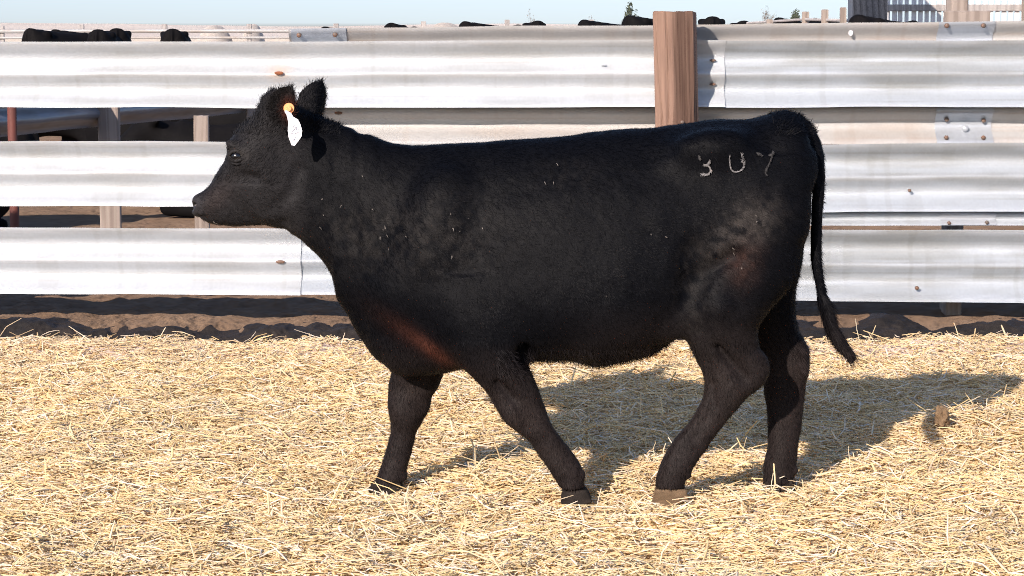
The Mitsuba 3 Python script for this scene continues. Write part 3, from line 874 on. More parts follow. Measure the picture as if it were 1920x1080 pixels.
add(heifer + '__coat', (np.vstack(HV), np.vstack(HF)), 'm_hair', kind='stuff', smooth=False, color=np.clip(np.vstack(HC), 0, 1))

# nearest surface point under a photograph pixel
front = (BN[:, 1] < -0.15) & (BVt[:, 1] < 0.02)
fi_ = np.nonzero(front)[0]
ftree = cKDTree(np.stack(project(BVt[fi_])[:2], 1))


def on_body(px, py):
    d, i = ftree.query([px, py], k=12)
    ii = fi_[i]
    j = ii[np.argmin(BVt[ii, 1])]
    Y = BVt[j, 1]
    q = P3(px, py, Y)
    return q, BN[j]


# hip brand: pale hair grown along the strokes
def stroke(pts, n):
    pts = np.array(pts, float)
    s = np.r_[0, np.cumsum(np.linalg.norm(np.diff(pts, axis=0), axis=1))]
    t = np.linspace(0, s[-1], n)
    return np.stack([np.interp(t, s, pts[:, 0]), np.interp(t, s, pts[:, 1])], 1)


BR = lambda L: [(1290 + a / 10.667, 270 + b / 10.667) for a, b in L]
digits = {'3': [(BR([(215, 225), (228, 275)]), .35), (BR([(435, 300), (425, 345), (385, 400), (345, 405)]), .75), (BR([(385, 405), (425, 450), (455, 520), (420, 575), (350, 605), (280, 600)]), .8)],
          '0': [(BR([(830, 215), (812, 280), (828, 400), (850, 490), (900, 540), (980, 555), (1050, 520), (1100, 440), (1085, 330), (1050, 210)]), .85)],
          '7': [(BR([(1355, 180), (1450, 225)]), .3), (BR([(1600, 240), (1665, 225), (1680, 190)]), .3), (BR([(1660, 230), (1630, 350), (1560, 500), (1530, 570), (1550, 610)]), .3)]}
g = np.random.default_rng(5)
for ch, st in digits.items():
    vs, fs, cs, o = [], [], [], 0
    for pts, br in st:
        q = stroke(pts, int(34 * br + 8))
        tang = np.gradient(q, axis=0)
        for (x, y), tg in zip(q, tang):
            for r in range(3):
                p, nn = on_body(x + g.normal(0, .6), y + g.normal(0, .6))
                p = p + nn * 0.007
                d = np.array([tg[0], 0, -tg[1]]); d = d / (np.linalg.norm(d) + 1e-9) + g.normal(0, .35, 3) + np.array([.3, 0, -.4])
                d -= nn * (d @ nn); d /= np.linalg.norm(d)
                v, f, c = strands(p[None], nn[None], d[None], np.array([0.008]), np.array([0.0015]), np.array([[.34, .33, .33]]) * g.uniform(.2, 1.0) * br ** 1.3)
                vs.append(v); fs.append(f + o); cs.append(c); o += 5
    k = add(heifer + '__brand_mark', (np.vstack(vs), np.vstack(fs)), 'm_hair', smooth=False, color=np.vstack(cs))
    labels[k] = {'label': {'3': 'pale partly grown-over brand figure 3 on the hip', '0': 'pale open-topped brand figure 0 on the hip', '7': 'faint brand figure 7 on the hip'}[ch]}

# bits of straw and dust caught in the hair
vs, fs, cs, o = [], [], [], 0
flecks = [(410, 415), (413, 417), (404, 413), (603, 422), (608, 400), (722, 432), (728, 428), (716, 446), (730, 440), (735, 470), (851, 425), (845, 402), (862, 435), (875, 410), (850, 476), (680, 330), (700, 392), (1043, 309), (1038, 344), (1022, 345), (1133, 553), (1222, 442), (1246, 440), (1413, 402), (1418, 418), (1374, 462), (1378, 470), (610, 372), (640, 380), (760, 440), (905, 430), (1390, 500)]
for (x, y) in flecks:
    for r in range(1):
        p, nn = on_body(x + g.normal(0, 2), y + g.normal(0, 2))
        p = p + nn * 0.011
        d = g.normal(0, .5, 3) + np.array([0.2, 0, -.8]); d -= nn * (d @ nn); d /= np.linalg.norm(d)
        v, f, c = strands(p[None], nn[None], d[None], np.array([g.uniform(.004, .013)]), np.array([0.0019]), np.array([[.30, .27, .24]]) * g.uniform(.2, 1.0))
        vs.append(v); fs.append(f + o); cs.append(c); o += 5
add(heifer + '__fleck', (np.vstack(vs), np.vstack(fs)), 'm_hair', kind='stuff', smooth=False, color=np.vstack(cs))

# eyes
for sg in (-1, 1):
    q = P3(449, 290, 0)
    e = trimesh.creation.icosphere(3, 0.0205); e.apply_translation((q[0] + .001, sg * 0.0830, q[2] - .001))
    add(heifer + '__eye', e, 'm_eye', smooth=True)


# cloven hooves
def hoof(side, Y, mat, name):
    """side: photograph pixels of toe, sole, heel, front and back of the coronet; two claws, each a hull of small spheres."""
    for sg in (-1, 1):
        pts = []
        for k, (px, py) in enumerate(side):
            q = P3(px, py, Y)
            inn, out = ((.006, .016), (.006, .031), (.007, .026), (.006, .022), (.006, .027))[k]
            for yy, r in ((inn, .0055), (out, .0075)):
                pts.append(m3.Manifold.sphere(r, 14).translate((q[0], Y + sg * (yy + .003), q[2])))
        h = m3.Manifold.batch_hull(pts).refine_to_length(.008).to_mesh()
        t = trimesh.Trimesh(h.vert_properties[:, :3], h.tri_verts, process=False)
        v = t.vertices
        t.vertices = v + np.array(t.vertex_normals) * ((meshkit.fbm(v * np.array([40, 40, 160.0]), 2, 6) - .5) * .0025)[:, None]
        k = add(heifer + '__hoof', t, mat, smooth=50)
        labels[k] = {'label': name}


hoof([(1227, 944), (1252, 946), (1286, 932), (1233, 919), (1282, 919)], -.13, 'm_hoof', 'tan muddy claw of the near hind foot')
hoof([(1434, 916), (1460, 919), (1486, 912), (1438, 902), (1485, 898)], .128, 'm_hoof_dark', 'dark claw of the far hind foot, half sunk in straw')
hoof([(695, 917), (717, 926), (751, 921), (704, 906), (749, 907)], .13, 'm_hoof_dark', 'dark claw of the far fore foot')
hoof([(1056, 939), (1082, 943), (1105, 936), (1058, 923), (1097, 920)], -.12, 'm_hoof_dark', 'dusty dark claw of the near fore foot')

# ear tag hanging from the near ear
tg = thing('ear_tag', 'white plastic ear tag with an orange button hanging from the ear of the walking heifer', 'tag')
ev = np.array(EAR_NEAR.vertices)
epx = np.stack(project(ev)[:2], 1)
hole = ev[np.argmin(np.linalg.norm(epx - [541, 203], axis=1) + 200 * (ev[:, 1] - ev[:, 1].min()))]
TY = hole[1] - 0.016
OUT = [(534, 207), (538, 206.5), (546, 212), (550, 219), (559, 224), (564, 234), (567, 245), (566, 255), (560, 264), (553, 273), (547, 272), (541, 256), (540, 245), (540.5, 228), (537.5, 215), (534, 210)]
ox, oz = U([a for a, b in OUT], [b for a, b in OUT], TY)
from shapely.geometry import Polygon, Point
pan = trimesh.creation.extrude_polygon(Polygon(np.stack([ox, oz], 1)), 0.0028, engine='earcut')
pan.apply_transform(np.array([[1, 0, 0, 0], [0, 0, -1, TY + .0014], [0, 1, 0, 0], [0, 0, 0, 1.0]]))
pan = trimesh.Trimesh(*trimesh.remesh.subdivide_to_size(pan.vertices, pan.faces, 0.012), process=False)
v = pan.vertices.copy()
v[:, 1] += -0.05 * (oz.max() - v[:, 2]) - 0.35 * (v[:, 0] - ox.mean()) ** 2 / 0.05
pan.vertices = v
if pan.volume < 0: pan.invert()
add(tg + '__panel', pan, 'm_tag', smooth=False)


def panel_y(x, z): return TY - .0014 - 0.05 * (oz.max() - z) - 0.35 * (x - ox.mean()) ** 2 / 0.05 - 0.0012


for pts in ([(549, 239), (552, 235), (555, 238), (552, 243), (548, 247)], [(558, 234), (561, 238), (560, 244), (556, 243), (557, 236)], [(545, 249), (552, 251), (559, 248), (561, 246)], [(549, 259), (551, 265), (554, 256)]):
    x, z = U([a for a, b in pts], [b for a, b in pts], TY)
    add(tg + '__mark', tube(np.stack([x, panel_y(x, z), z], 1), 0.0012, 5), 'm_tagmark')
b0 = P3(540, 203, TY)
bt = trimesh.creation.cylinder(0.0155, 0.010, sections=24)
bt.apply_transform(trimesh.transformations.rotation_matrix(np.pi / 2, [1, 0, 0]))
cone = trimesh.creation.cylinder(0.008, 0.014, sections=20); cone.apply_transform(trimesh.transformations.rotation_matrix(np.pi / 2, [1, 0, 0]))
cone.apply_translation((0, -0.008, 0))
bt = cat_mesh([bt, cone]); bt.apply_translation(b0 + np.array([0.002, 0.008, 0]))
add(tg + '__button', bt, 'm_button', 'orange round button of the tag', smooth=40)

# ------------------------------------------------------------------ the guardrail fence
PROF = np.array([(0.0, .0), (.028, .012), (.060, .075), (.105, .080), (.150, .018), (.162, .018), (.207, .080), (.252, .075), (.284, .012), (.312, .0)])


def rail_mesh(x0, x1, zb0, zb1, zt0, zt1, Y, flip=False, seed=0, wav=1.0, thick=0.0035, amp=1.0):
    """A W-shaped steel beam along x; its edges come towards the viewer unless flip."""
    from scipy.interpolate import PchipInterpolator
    zz = np.linspace(0, .312, 37)
    yy = np.interp(zz, PROF[:, 0], PROF[:, 1])
    ker = np.ones(5) / 5
    yy = np.convolve(np.pad(yy, 2, mode='edge'), ker, 'valid')
    if flip: yy = .08 - yy
    yy = yy * amp
    nx = max(int((x1 - x0) / 0.06), 2)
    xs = np.linspace(x0, x1, nx)
    X, S = np.meshgrid(xs, zz / .312, indexing='ij')
    t = (X - x0) / (x1 - x0)
    zb, zt = zb0 + (zb1 - zb0) * t, zt0 + (zt1 - zt0) * t
    sag = 0.010 * wav * (meshkit.fbm(np.stack([X * 0.9, 0 * X, 0 * X + seed], -1), 2, 51) - 0.5)
    edge = 0.006 * wav * (meshkit.fbm(np.stack([X * 2.4, S * 3, 0 * X + seed], -1), 2, 52) - 0.5)
    dent = 0.010 * wav * (meshkit.fbm(np.stack([X * 1.6, S * 2.5, 0 * X + seed * 2], -1), 3, 53) - 0.5) + 0.006 * wav * (meshkit.fbm(np.stack([X * 5, S * 4, 0 * X + seed * 2], -1), 2, 54) - 0.5)
    Z = zb + (zt - zb) * S + sag + edge
    Yv = Y + yy[None] + dent
    a = np.stack([X, Yv, Z], -1)
    b = np.stack([X, Yv + thick, Z], -1)
    ns = len(zz)
    V = np.vstack([a.reshape(-1, 3), b.reshape(-1, 3)])
    N = nx * ns
    i, j = np.meshgrid(np.arange(nx - 1), np.arange(ns - 1), indexing='ij')
    q = (i * ns + j).ravel()
    f = [np.stack([q, q + ns, q + ns + 1], 1), np.stack([q, q + ns + 1, q + 1], 1), np.stack([q, q + ns + 1, q + ns], 1) + N, np.stack([q, q + 1, q + ns + 1], 1) + N]
    k = np.arange(nx - 1) * ns
    for e, s in ((0, 1), (ns - 1, -1)):
        u, w = k + e, k + e + ns
        f += [np.stack([u, u + N, w + N], 1)[:, ::s], np.stack([u, w + N, w], 1)[:, ::s]]
    k = np.arange(ns - 1)
    for e, s in ((0, -1), ((nx - 1) * ns, 1)):
        u, w = k + e, k + e + 1
        f += [np.stack([u, u + N, w + N], 1)[:, ::s], np.stack([u, w + N, w], 1)[:, ::s]]
    return trimesh.Trimesh(V, np.vstack(f), process=False)


fence = thing('cattle_fence', 'tall white galvanised guardrail fence with a rough wooden post behind the heifer', 'fence')
YB = YF + 0.115


def rail(pxa, pxb, ta, ba, tb, bb, Y, mat, flip=False, seed=0, label=None, name='rail', amp=1.0):
    """ta, ba, tb, bb: photograph rows of the rail's upper and lower edge at both ends."""
    k = add(fence + '__' + name, rail_mesh(UX(pxa, Y), UX(pxb, Y), UZ(ba, Y), UZ(bb, Y), UZ(ta, Y), UZ(tb, Y), Y, flip, seed, amp=amp), mat, smooth=40)
    if label: labels[k] = {'label': label}
    return k


def bolt(parent, px, py, Y, mat='m_bolt', r=0.012, slot=False):
    c = trimesh.creation.cylinder(r, 0.012, sections=6 if not slot else 20)
    c.apply_transform(trimesh.transformations.rotation_matrix(np.pi / 2, [1, 0, 0]))
    d = trimesh.creation.icosphere(2, r * 0.95); d.apply_scale((1.0, 0.5, 1.0)); d.apply_translation((0, -0.006, 0))
    c = cat_mesh([c, d])
    if slot: c.apply_scale((1.9, 0.6, 0.75))
    c.apply_translation((UX(px, Y), Y, UZ(py, Y)))
    add(parent + '__bolt', c, mat, smooth=35)


r1 = rail(-650, 1357, 80, 201, 75, 201, YF, 'm_galv', seed=1, label='topmost white rail, its end lapped right of the post')
r2 = rail(-650, 920, 264, 385, 268, 390, YF, 'm_galv', seed=2, label='second white rail down, behind the muzzle')
r3 = rail(-650, 563, 423, 547, 429, 553, YF - .002, 'm_galv', seed=3, label='lowest white rail on the left with a bolt slot near its end')
r4 = rail(1322, 2500, 76, 201, 74, 200, YF + .010, 'm_galv_grey', seed=4, label='topmost grey-white rail right of the post')
r5 = rail(880, 2500, 272, 398, 268, 397, YF + .010, 'm_galv_grey', seed=5, label='grey-white rail behind the rump of the heifer')
r6 = rail(540, 2500, 430, 553, 433, 576, YF + .010, 'm_galv_grey', seed=6, label='lowest rail on the right, behind the tail')
ra = rail(545, 2500, 53, 178, 33, 159, YB, 'm_galv_dusty', seed=7, label='dusty tan rail showing above the top rail')
rb = rail(604, 2500, 146, 271, 145, 270, YB, 'm_galv_dusty', seed=8, label='dusty tan rail between the two upper right rails')
rc = rail(660, 2500, 381, 422, 380, 421, YF + .055, 'm_galv_grey', False, seed=9, amp=.3, label='grey rail showing below the second right rail')
pa = rail(549, 652, 53, 178, 52, 177, YB - .007, 'm_plate', seed=7, name='splice_plate', label='shiny splice plate at the left end of the dusty top rail')
pb = rail(1752, 1857, 40.6, 166.3, 39.6, 165.3, YB - .007, 'm_plate', seed=7, name='splice_plate', label='shiny splice plate on the dusty top rail at right')
pc = rail(1752, 1858, 145.5, 271, 145.5, 271, YB - .007, 'm_plate', seed=8, name='splice_plate', label='shiny splice plate with four bolts between the upper right rails')
pd = rail(1762, 1866, 381, 420, 381, 420, YF + .048, 'm_plate', False, seed=9, amp=.3, name='splice_plate', label='shiny splice plate under the second right rail')
for (a, b) in ((565, 66), (632, 65)): bolt(pa, a, b, YB + .012)
for (a, b) in ((1766, 48), (1834, 48)): bolt(pb, a, b, YB - .004)
for (a, b, o) in ((1769, 224, .05), (1838, 226, .05), (1769, 258, .006), (1838, 258, .006)): bolt(pc, a, b, YB + o, r=.011)
bolt(pc, 1804, 241, YB + .045, 'm_plate', .016)
for (a, b) in ((1777, 418), (1848, 417)): bolt(pd, a, b, YF + .050, r=.009)
for (a, b) in ((1333, 113), (1333, 158)): bolt(r1, a, b, YF + .062, r=.008, slot=True)
bolt(r1, 527, 137, YF + .012, 'm_rust', .011, True)
bolt(r1, 1130, 122, YF + .04, 'm_plate', .007, True)
bolt(r3, 526, 491, YF + .016, r=.011, slot=True)
bolt(r6, 1719, 540, YF + .03, 'm_bolt', .010)
bolt(r5, 1702, 357, YF + .06, 'm_bolt', .008)
bolt(rb, 637, 212, YB + .03, 'm_bolt', .010, True)
# white chip of paint on the dusty rail
chip = trimesh.creation.icosphere(1, 0.014); chip.apply_scale((.8, .2, 1.0)); chip.apply_translation((UX(1590, YB), YB + .03, UZ(62, YB)))
add(ra + '__chip', chip, 'm_tag')


# the rough-sawn post in front
def post_mesh(cx, cy, z0, z1, sx, sy, rz, lean, seed, nz=90):
    zt_ = z1
    nxs, nys = (64, 16) if nz > 50 else (14, 8)
    per = []
    for i in range(nxs): per.append((-.5 + i / nxs, -.5))
    for i in range(nys): per.append((.5, -.5 + i / nys))
    for i in range(nxs): per.append((.5 - i / nxs, .5))
    for i in range(nys): per.append((-.5, .5 - i / nys))
    per = np.array(per)
    r = 0.012
    q = per * [sx, sy]
    lim = np.array([sx / 2 - r, sy / 2 - r])
    ex = np.clip(np.abs(q) - lim, 0, None)
    both = (ex > 0).all(1)
    q[both] = np.sign(q[both]) * (lim + ex[both] / np.maximum(np.linalg.norm(ex[both], axis=1, keepdims=True), 1e-9) * r)
    Z = np.linspace(z0, z1, nz)
    V = []
    for k, z in enumerate(Z):
        s = 1.0 if k < nz - 1 else 0.985
        nn = (meshkit.fbm(np.stack([q[:, 0] * 22, q[:, 1] * 22, np.full(len(q), z * 0.9)], -1), 3, seed) - 0.5) * 0.016
        rad = q / np.linalg.norm(q, axis=1, keepdims=True)
        if nz > 50:
            gr = np.random.default_rng(seed)
            for c in range(9):
                cx_, w_, dp = gr.uniform(-.46, .46) * sx, gr.uniform(.0016, .0034), gr.uniform(.004, .012)
                z0_, z1_ = sorted(gr.uniform(0.2, zt_ + .1, 2)); ph = gr.uniform(0, 9)
                if z1_ - z0_ < .3: z0_ = z1_ - .45
                wander = cx_ + .010 * math.sin(z * 2.1 + ph) + .004 * math.sin(z * 7 + ph * 2)
                on = np.clip((z - z0_) / .1, 0, 1) * np.clip((z1_ - z) / .1, 0, 1)
                nn = nn - np.where(q[:, 1] < 0, dp * on * np.exp(-((q[:, 0] - wander) / w_) ** 2), 0)
        qq = (q + rad * nn[:, None]) * s
        V.append(np.c_[qq, np.full(len(q), z) + (0 if k < nz - 1 else 1) * 0.012 * (meshkit.fbm(np.c_[q * 30, 0 * q[:, 0]], 2, seed + 5) - .5)])
    n = len(per)
    V = np.vstack(V)
    V = np.vstack([V, [[0, 0, z0], [0, 0, z1]]])
    f = []
    i, j = np.meshgrid(np.arange(nz - 1), np.arange(n), indexing='ij')
    a, b = (i * n + j).ravel(), (i * n + (j + 1) % n).ravel()
    f = [np.stack([a, b, b + n], 1), np.stack([a, b + n, a + n], 1)]
    j = np.arange(n)
    f.append(np.stack([(j + 1) % n, j, 0 * j + nz * n], 1)); f.append(np.stack([(nz - 1) * n + j, (nz - 1) * n + (j + 1) % n, 0 * j + nz * n + 1], 1))
    c, s = math.cos(rz), math.sin(rz)
    zc = V[:, 2] - z0
    V = np.c_[V[:, 0] * c - V[:, 1] * s + cx + lean * zc, V[:, 0] * s + V[:, 1] * c + cy, V[:, 2]]
    m = trimesh.Trimesh(V, np.vstack(f), process=False)
    if m.volume < 0: m.invert()
    return m


YP = YF - 0.085
zt = UZ(22, YP)
xt, xb = (UX(1261, YP), UX(1267, YP))
lean = (xt - xb) / (UZ(22, YP) - UZ(235, YP))
base_x = xt - lean * (zt + 0.3)
post = add(fence + '__post', post_mesh(base_x, YP, -0.3, zt, 0.193, 0.13, -0.20, lean, 61), 'm_post', smooth=35)
labels[post] = {'label': 'rough reddish-brown wooden post standing in front of the rails'}
# a second post of the same fence, half hidden behind the rails at right, and one beyond each side of the frame
for (px, top, Y, w) in ((1784, -6, YB + .20, .085),):
    k = add(fence + '__post', post_mesh(UX(px, Y), Y, -.3, UZ(top, Y), w, .12, 0.05, 0.0, 63, 30), 'm_wood', smooth=35)
    labels[k] = {'label': 'slim wooden post rising behind the splice plate at right'}
add(fence + '__block', rbox(UX(1801, YB + .14), YB + .11, UZ(40, YB + .14), UX(1843, YB + .14) - UX(1760, YB + .14), .05, 0.10), 'm_wood', 'weathered wooden block behind the dusty rail')
for px in (-262, 2785):
    add(fence + '__post', post_mesh(UX(px, YP), YP, -0.3, zt, 0.193, 0.13, -0.05, 0.0, 67, 30), 'm_post', smooth=35)
bolt(post, 1277, 229, YP - .075, 'm_bolt', .010)

# ------------------------------------------------------------------ things in the pen behind the fence
def ground_at(x, y): return float(h_dirt(np.array([x]), np.array([y]))[0])


def at_dist(px, D):
    """x of the photograph column px at the distance D."""
    return (px - 960) / F * D


inner = thing('divider_fence', 'galvanised guardrail divider running away from the fence, seen through its upper gap', 'fence')
A, B = np.array([-2.92, 6.3]), np.array([-1.92, 10.6])
L = float(np.linalg.norm(B - A)); ang = math.atan2(B[1] - A[1], B[0] - A[0])


def place_rail(zb, zt, seed, mat):
    m = rail_mesh(0, L, zb, zb, zt, zt, -.04, True, seed)
    m.apply_transform(trimesh.transformations.rotation_matrix(ang, [0, 0, 1]))
    m.apply_translation((A[0], A[1], 0))
    return m


add(inner + '__rail', place_rail(.80, 1.12, 31, 'm_galv_shaded'), 'm_galv_shaded', smooth=40)
for t, w in ((0.36, .10), (0.99, .10)):
    c = A + (B - A) * t + np.array([0.06, -0.02])
    add(inner + '__post', post_mesh(c[0], c[1], -.3, 1.22, .13, .12, 0.12, 0.0, 71 + int(10 * t), 24), 'm_wood', smooth=35)
sx_ = at_dist(378, 15.6)  # post added where a small sunlit patch shows behind the gap
add('added_stake', post_mesh(sx_, 8.1, -.3, 1.425 - 15.6 * math.tan(math.atan((217 - 540) / F) + PITCH), .095, .08, 0.1, 0.0, 88, 20), 'm_wood', 'short tan post added to stand for a small sunlit patch in the upper gap before the face', 'post', smooth=35)
pipe = tube([(at_dist(24, 13.6), 6.1, -.2), (at_dist(25, 13.6), 6.1, .5), (at_dist(23.5, 13.6), 6.1, 1.25)], 0.026, 14)
add('pipe_post', pipe, 'm_redpipe', 'rusty red steel pipe post standing behind the left end of the fence', 'post')

# cattle: one lower-detail build, posed three ways
SRC = build_heifer(0.022)


def cow_variant(kind):
    h = 0.024
    fld = Field((-1.15, -0.40, -0.05), (1.12, 0.40, 1.35), h)
    tx, tz = profile(TOP); bx, bz = profile(BOT)
    x0 = UX(690, 0)
    X = np.linspace(x0, min(tx[-1], bx[-1]), 60)
    wx, _ = profile([(a, 540) for a, b in WID]); gx, _ = profile([(a, 540) for a, b in EGG])
    wid = smooth_lin(X, wx, [b for a, b in WID]) * 1.12
    fld.put(torso_fn(X, smooth_lin(X, tx, tz), smooth_lin(X, bx, bz), wid, smooth_lin(X, gx, [b for a, b in EGG]), 2.3), (X[0], -.36, bz.min()), (X[-1], .36, tz.max()), 0.06)
    for sg in (-1, 1):
        q = P3(1325, 268, 0); fld.put(*ell((q[0], sg * .2, q[2]), (.08, .045, .045), 0.1), 0.08)
    if kind == 'feeding':      # neck stretched forward and down, head low
        fld.put(*chain([(-.36, 0, .86), (-.62, 0, .72), (-.80, 0, .52)], (.17, .13, .10)), 0.1)
        fld.put(*chain([(-.80, 0, .50), (-.90, 0, .34), (-.95, 0, .20)], (.10, .08, .06)), 0.05)
        for sg in (-1, 1): fld.put(*chain([(-.78, sg * .08, .54), (-.76, sg * .19, .52)], (.04, .03)), 0.03)
    else:                      # head up
        fld.put(*chain([(-.36, 0, .86), (-.58, 0, .98), (-.70, 0, 1.04)], (.18, .13, .11)), 0.1)
        fld.put(*chain([(-.70, 0, 1.04), (-.84, 0, .94), (-.93, 0, .83)], (.11, .085, .06)), 0.05)
        for sg in (-1, 1): fld.put(*chain([(-.66, sg * .08, 1.08), (-.63, sg * .20, 1.12)], (.045, .03)), 0.03)
    if kind != 'lying':
        for rows in (NEAR_FORE, FAR_FORE, NEAR_HIND, FAR_HIND):
            z, xl, xr, yc, hd = slices(rows)
            fld.put(leg_fn(z, xl, xr, yc, hd * 1.05), (xl.min(), yc.min() - hd.max(), z[0]), (xr.max(), yc.max() + hd.max(), z[-1]), 0.05)
        for rows in (NEAR_FORE, FAR_FORE, NEAR_HIND, FAR_HIND):
            z, xl, xr, yc, hd = slices(rows)
            fld.put(*ell((xl[0] * .6 + xr[0] * .4, yc[0], .02), (.06, .04, .03)), 0.03)
    else:
        for sg in (-1, 1):
            fld.put(*chain([(.55, sg * .16, .62), (.28, sg * .32, .50), (.62, sg * .34, .42)], (.15, .10, .05)), 0.06)
            fld.put(*chain([(-.30, sg * .12, .58), (-.55, sg * .20, .46), (-.28, sg * .24, .42)], (.10, .07, .045)), 0.05)
        fld.put(*ell((.1, 0, .60), (.62, .33, .22)), 0.08)
    Pt = np.array(TAIL, float)[:8 if kind == 'lying' else None]
    x, z = U(Pt[:, 0], Pt[:, 1], 0.0)
    fld.put(*chain(np.stack([x, 0 * x, z], 1), Pt[:, 2] * 1.2 / 617), 0.02)
    m = smooth_mesh(fld.mesh(), 4)
    if kind == 'lying': m.apply_translation((0, 0, -0.39))
    return mikit.ply(m, 'm_cattle', smooth=True)


COW = {k: cow_variant(k) for k in ('standing', 'feeding', 'lying')}


def cow(kind, px, D, rot, scale, label, group=None, top=None):
    """rot: heading in degrees, 0 = facing left as the heifer does. top: photograph row of the back, which sets the ground mound under it."""
    x, y = at_dist(px, D), D - 7.5
    k = thing('cow', label, 'cow', group or NEARG)
    scene[k] = {**COW[kind], 'to_world': T().translate([x, y, ground_at(x, y)]).rotate([0, 0, 1], rot).scale(scale)}
    return k


NEARG = 'dark cattle close behind the fence'
cow('lying', -180, 17.3, 4, 1.0, 'black cow at the left edge seen through the fence gap beside the red pipe')
cow('standing', 262, 20.5, -12, 1.0, 'black cow seen through the upper gap right of the divider post')
cow('lying', 452, 18.9, 6, 1.0, 'black cow lying down behind the fence, seen low through the gap at the muzzle')
cow('standing', 500, 19.5, 165, 1.0, 'black cow seen through the gap directly in front of the face')
cow('standing', 120, 23.5, 172, 1.0, 'black cow seen through the upper gap between red pipe and divider post')
FARG = 'far cattle whose backs show above the fence'
for px, top, D, rot, sc, lab in FAR:
    x, y, z = far_place(px, top, D, rot, sc)
    k = thing('cow', lab, 'cow', FARG)
    scene[k] = {**COW['feeding'], 'to_world': T().translate([x, y, z]).rotate([0, 0, 1], rot).scale(sc)}

# far pipe fence on the left
far = thing('pipe_fence', 'far pale pipe fence with square post tops along the horizon', 'fence')
FD = 64.0
for px, top in ((-150, 50), (8, 49), (157, 46), (312, 45), (470, 45), (632, 44), (795, 40), (951, 37), (1108, 37)):
    x = at_dist(px, FD)
    z = 1.425 - (top - 50) / (F / FD)
    add(far + '__post', rbox(x, FD - 7.5, z / 2, .13, .13, z, r=.01), 'm_wood_grey', smooth=False)
for zc, r in ((1.30, .05), (1.13, .03), (1.0, .03)):
    add(far + '__rail', tube([(at_dist(-300, FD), FD - 7.6, zc), (at_dist(1180, FD), FD - 7.6, zc + .03)], r, 8), 'm_galv_dusty')

# row of short posts right of the front post
row = thing('post_fence', 'row of short weathered posts joined by a rail, rising toward the dark shed', 'fence')
for i, (px, top, w) in enumerate(((1425, 40, 10), (1440, 36, 11), (1507, 22, 12), (1543, 18, 12), (1577, 14, 11))):
    D = 52 - 3 * i
    s = F / D
    z = 1.425 + (50 - top) / s
    add(row + '__post', rbox(at_dist(px, D), D - 7.5, z / 2, w / s, w / s, z, r=.012), 'm_wood', smooth=False)
for dz in (0.0, 0.16):
    add(row + '__rail', tube([(at_dist(1400, 53), 45.7, 1.50 - dz), (at_dist(1507, 46), 38.7, 1.56 - dz), (at_dist(1600, 39.5), 32.2, 1.52 - dz)], 0.024, 8), 'm_wood_grey')

# dark shed and windbreak
shed = thing('shed', 'dark blue-grey corrugated metal shed wall at the top right', 'shed')
SD = 39.0
x0, x1 = at_dist(1593, SD), at_dist(1660, SD)
nc = 60
xx = np.linspace(x0, x1, nc * 2 + 1)
yy = SD - 7.5 + 0.02 * np.sign(np.sin(np.arange(len(xx)) * np.pi / 2 + .3))
V = np.vstack([np.c_[xx, yy, 0 * xx], np.c_[xx, yy, 0 * xx + 2.7]])
n = len(xx); q = np.arange(n - 1)
add(shed + '__wall', trimesh.Trimesh(V, np.vstack([np.stack([q, q + 1, q + n + 1], 1), np.stack([q, q + n + 1, q + n], 1)]), process=False), 'm_shed', smooth=False)
add(shed + '__side_wall', box(x0 + .03, SD - 7.5 + .27, 1.35, .04, .5, 2.7), 'm_shed', smooth=False)
add(shed + '__roof', box((x0 + x1) / 2, SD - 7.5 + .3, 2.76, x1 - x0 + .1, .9, .08), 'm_shed', smooth=False)

wb = thing('windbreak_fence', 'white slatted board windbreak at the top right', 'fence')
WD = 41.5
s = F / WD
px, i = 1656.0, 0
g = np.random.default_rng(12)
while px < 2120:
    w = 8.3 + g.normal(0, .5)
    x = at_dist(px + w / 2, WD)
    add(wb + '__slat', rbox(x, WD - 7.5 + g.normal(0, .004), 1.55 + g.normal(0, .02), w / s, .022, 2.9, r=.004), 'm_slat', smooth=False)
    px += 11.9 + g.normal(0, .6)
for zc, hh in ((1.425 + (50 - 15) / s, .11), (.5, .11)):
    add(wb + '__rail', rbox((at_dist(1656, WD) + at_dist(2120, WD)) / 2, WD - 7.5 - .045, zc, at_dist(2120, WD) - at_dist(1656, WD), .045, hh, r=.006), 'm_wood_grey', smooth=False)
for px in (1915, 2110):
    add(wb + '__post', rbox(at_dist(px, WD), WD - 7.5 - .15, 1.5, .13, .13, 3.0, r=.01), 'm_wood', smooth=False)


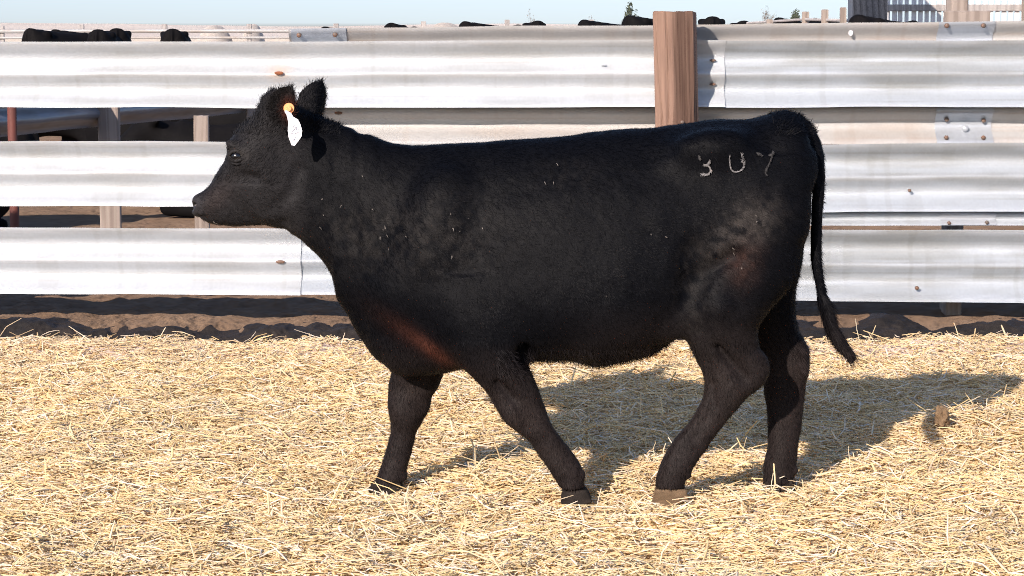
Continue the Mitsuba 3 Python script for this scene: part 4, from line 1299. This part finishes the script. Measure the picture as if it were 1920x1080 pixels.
# bushes on the horizon
def bush(px, top, D, width, label, leafy, seed):
    g = np.random.default_rng(seed)
    s = F / D
    x, y = at_dist(px, D), D - 7.5
    z0 = ground_at(x, y) - .1
    H = 1.425 + (50 - top) / s - z0
    k = thing('bush', label, 'bush', 'bushes on the horizon')
    segs, tips = [], []

    def grow(p, d, L, r, depth):
        q = p + d * L
        segs.append(tube([p, (p + q) / 2 + g.normal(0, L * .05, 3), q], [r, r * .85, r * .6], 5))
        if depth == 0:
            tips.append(q); return
        for _ in range(3):
            nd = d + g.normal(0, .45, 3) * np.array([1, 1, .6]); nd[2] = abs(nd[2]); nd /= np.linalg.norm(nd)
            grow(p + d * L * g.uniform(.55, 1.0), nd, L * g.uniform(.55, .8), r * .55, depth - 1)
    for b in range(5):
        d = np.array([g.normal(0, .28), g.normal(0, .28), 1.0]); d /= np.linalg.norm(d)
        grow(np.array([x + g.normal(0, width / s * .10), y + g.normal(0, width / s * .1), z0]), d, H * .40, H * .014, 3)
    m = cat_mesh(segs)
    v = m.vertices.copy()
    v[:, 2] = z0 + (v[:, 2] - z0) * H / (v[:, 2].max() - z0)
    cx = (v[:, 0].max() + v[:, 0].min()) / 2
    v[:, 0] = x + (v[:, 0] - cx) * (width / s) / (v[:, 0].max() - v[:, 0].min())
    m.vertices = v
    add(k + '__trunk', m, 'm_twig', smooth=False)
    n = 700 if leafy else 260
    src = v[g.choice(len(v), n, p=np.clip(v[:, 2] - z0 - H * .35, 0, None) / np.clip(v[:, 2] - z0 - H * .35, 0, None).sum())]
    p = src + g.normal(0, H * .02, (n, 3))
    sz = (0.035 if leafy else 0.022) * H * g.uniform(.6, 1.3, n)
    a, b = g.normal(0, 1, (n, 3)), g.normal(0, 1, (n, 3))
    a /= np.linalg.norm(a, axis=1, keepdims=True); b /= np.linalg.norm(b, axis=1, keepdims=True)
    V = np.stack([p - a * sz[:, None], p + b * sz[:, None] * .5, p + a * sz[:, None], p - b * sz[:, None] * .5], 1).reshape(-1, 3)
    Fc = (np.array([[0, 1, 2], [0, 2, 3]])[None] + (np.arange(n) * 4)[:, None, None]).reshape(-1, 3)
    col = np.repeat((np.array([.07, .085, .055]) if leafy else np.array([.19, .17, .15])) * g.uniform(.6, 1.4, (n, 1)), 4, axis=0)
    add(k + '__crown', (V, Fc), 'm_leaf', kind='stuff', smooth=False, color=col)


bush(1000, 20, 130, 34, 'bare grey bush on the horizon left of centre of the top rail', False, 1)
bush(1180, 9, 110, 26, 'leafy dark sapling on the horizon left of the wooden post', True, 2)
bush(1110, 28, 140, 18, 'small grey bush between the bare bush and the leafy sapling', False, 5)
bush(1440, 13, 150, 46, 'wide bare bush on the horizon above the short posts', False, 3)
bush(1488, 17, 150, 12, 'narrow small bush right of the wide bare bush', True, 4)

# long low barns and mounds far behind
for (a, b, t, lab) in ((372, 440, 47, 'low hazy mound on the horizon at left'), (455, 500, 45, 'second hazy mound on the horizon at left'), (790, 880, 43, 'low hazy mound behind the long cow back')):
    D = 190.0; s = F / D
    m = trimesh.creation.icosphere(3, 1.0)
    m.vertices = m.vertices * (1 + 0.12 * (meshkit.fbm(m.vertices * 2.3, 3, int(a)) - .5))[:, None]
    m.apply_scale(((b - a) / 2 / s, 2.0, 1.425 + (50 - t) / s + .3)); m.apply_translation((at_dist((a + b) / 2, D), D - 7.5, -.3))
    add('mound', m, 'm_hill', lab, 'mound', 'mounds on the horizon', smooth=True)

# shade at the foot of the fence, painted as a dark-coloured ground strip
def shade_strip_h(x, y):
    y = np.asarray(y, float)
    return h_dirt(x, y) + 0.03 * np.clip(n2(x, y * 2.0, 1.1, 33) * 3.0 + 1.0 + 1.6 * np.exp(-((x - 1.78) / .12) ** 2) - np.abs(y - 3.97) / .15, -1, 1)  # the local bump widens the painted shade into a dark blob at right


add('shade_strip', grid(np.linspace(-4.5, 4.5, 361), np.linspace(3.6, 4.5, 70), shade_strip_h), 'm_shade_strip', 'dark ground strip with the shade under the lowest rails painted into its colour', kind='structure', smooth=True)

# brown clod on the straw
c = trimesh.creation.icosphere(3, 1.0)
c.vertices = c.vertices * (1 + 1.1 * (meshkit.fbm(c.vertices * 2.3, 4, 77) - .5))[:, None]
q = U(1775, 815, 0)
D = 8.40
c.apply_scale((.026, .028, .040)); c.apply_translation((at_dist(1775, D), D - 7.5, float(h_straw(np.array([at_dist(1775, D)]), np.array([D - 7.5]))[0]) + .045))
add('clod', c, 'm_clod', 'small brown dung clod on the straw at right', 'clod', smooth=True)
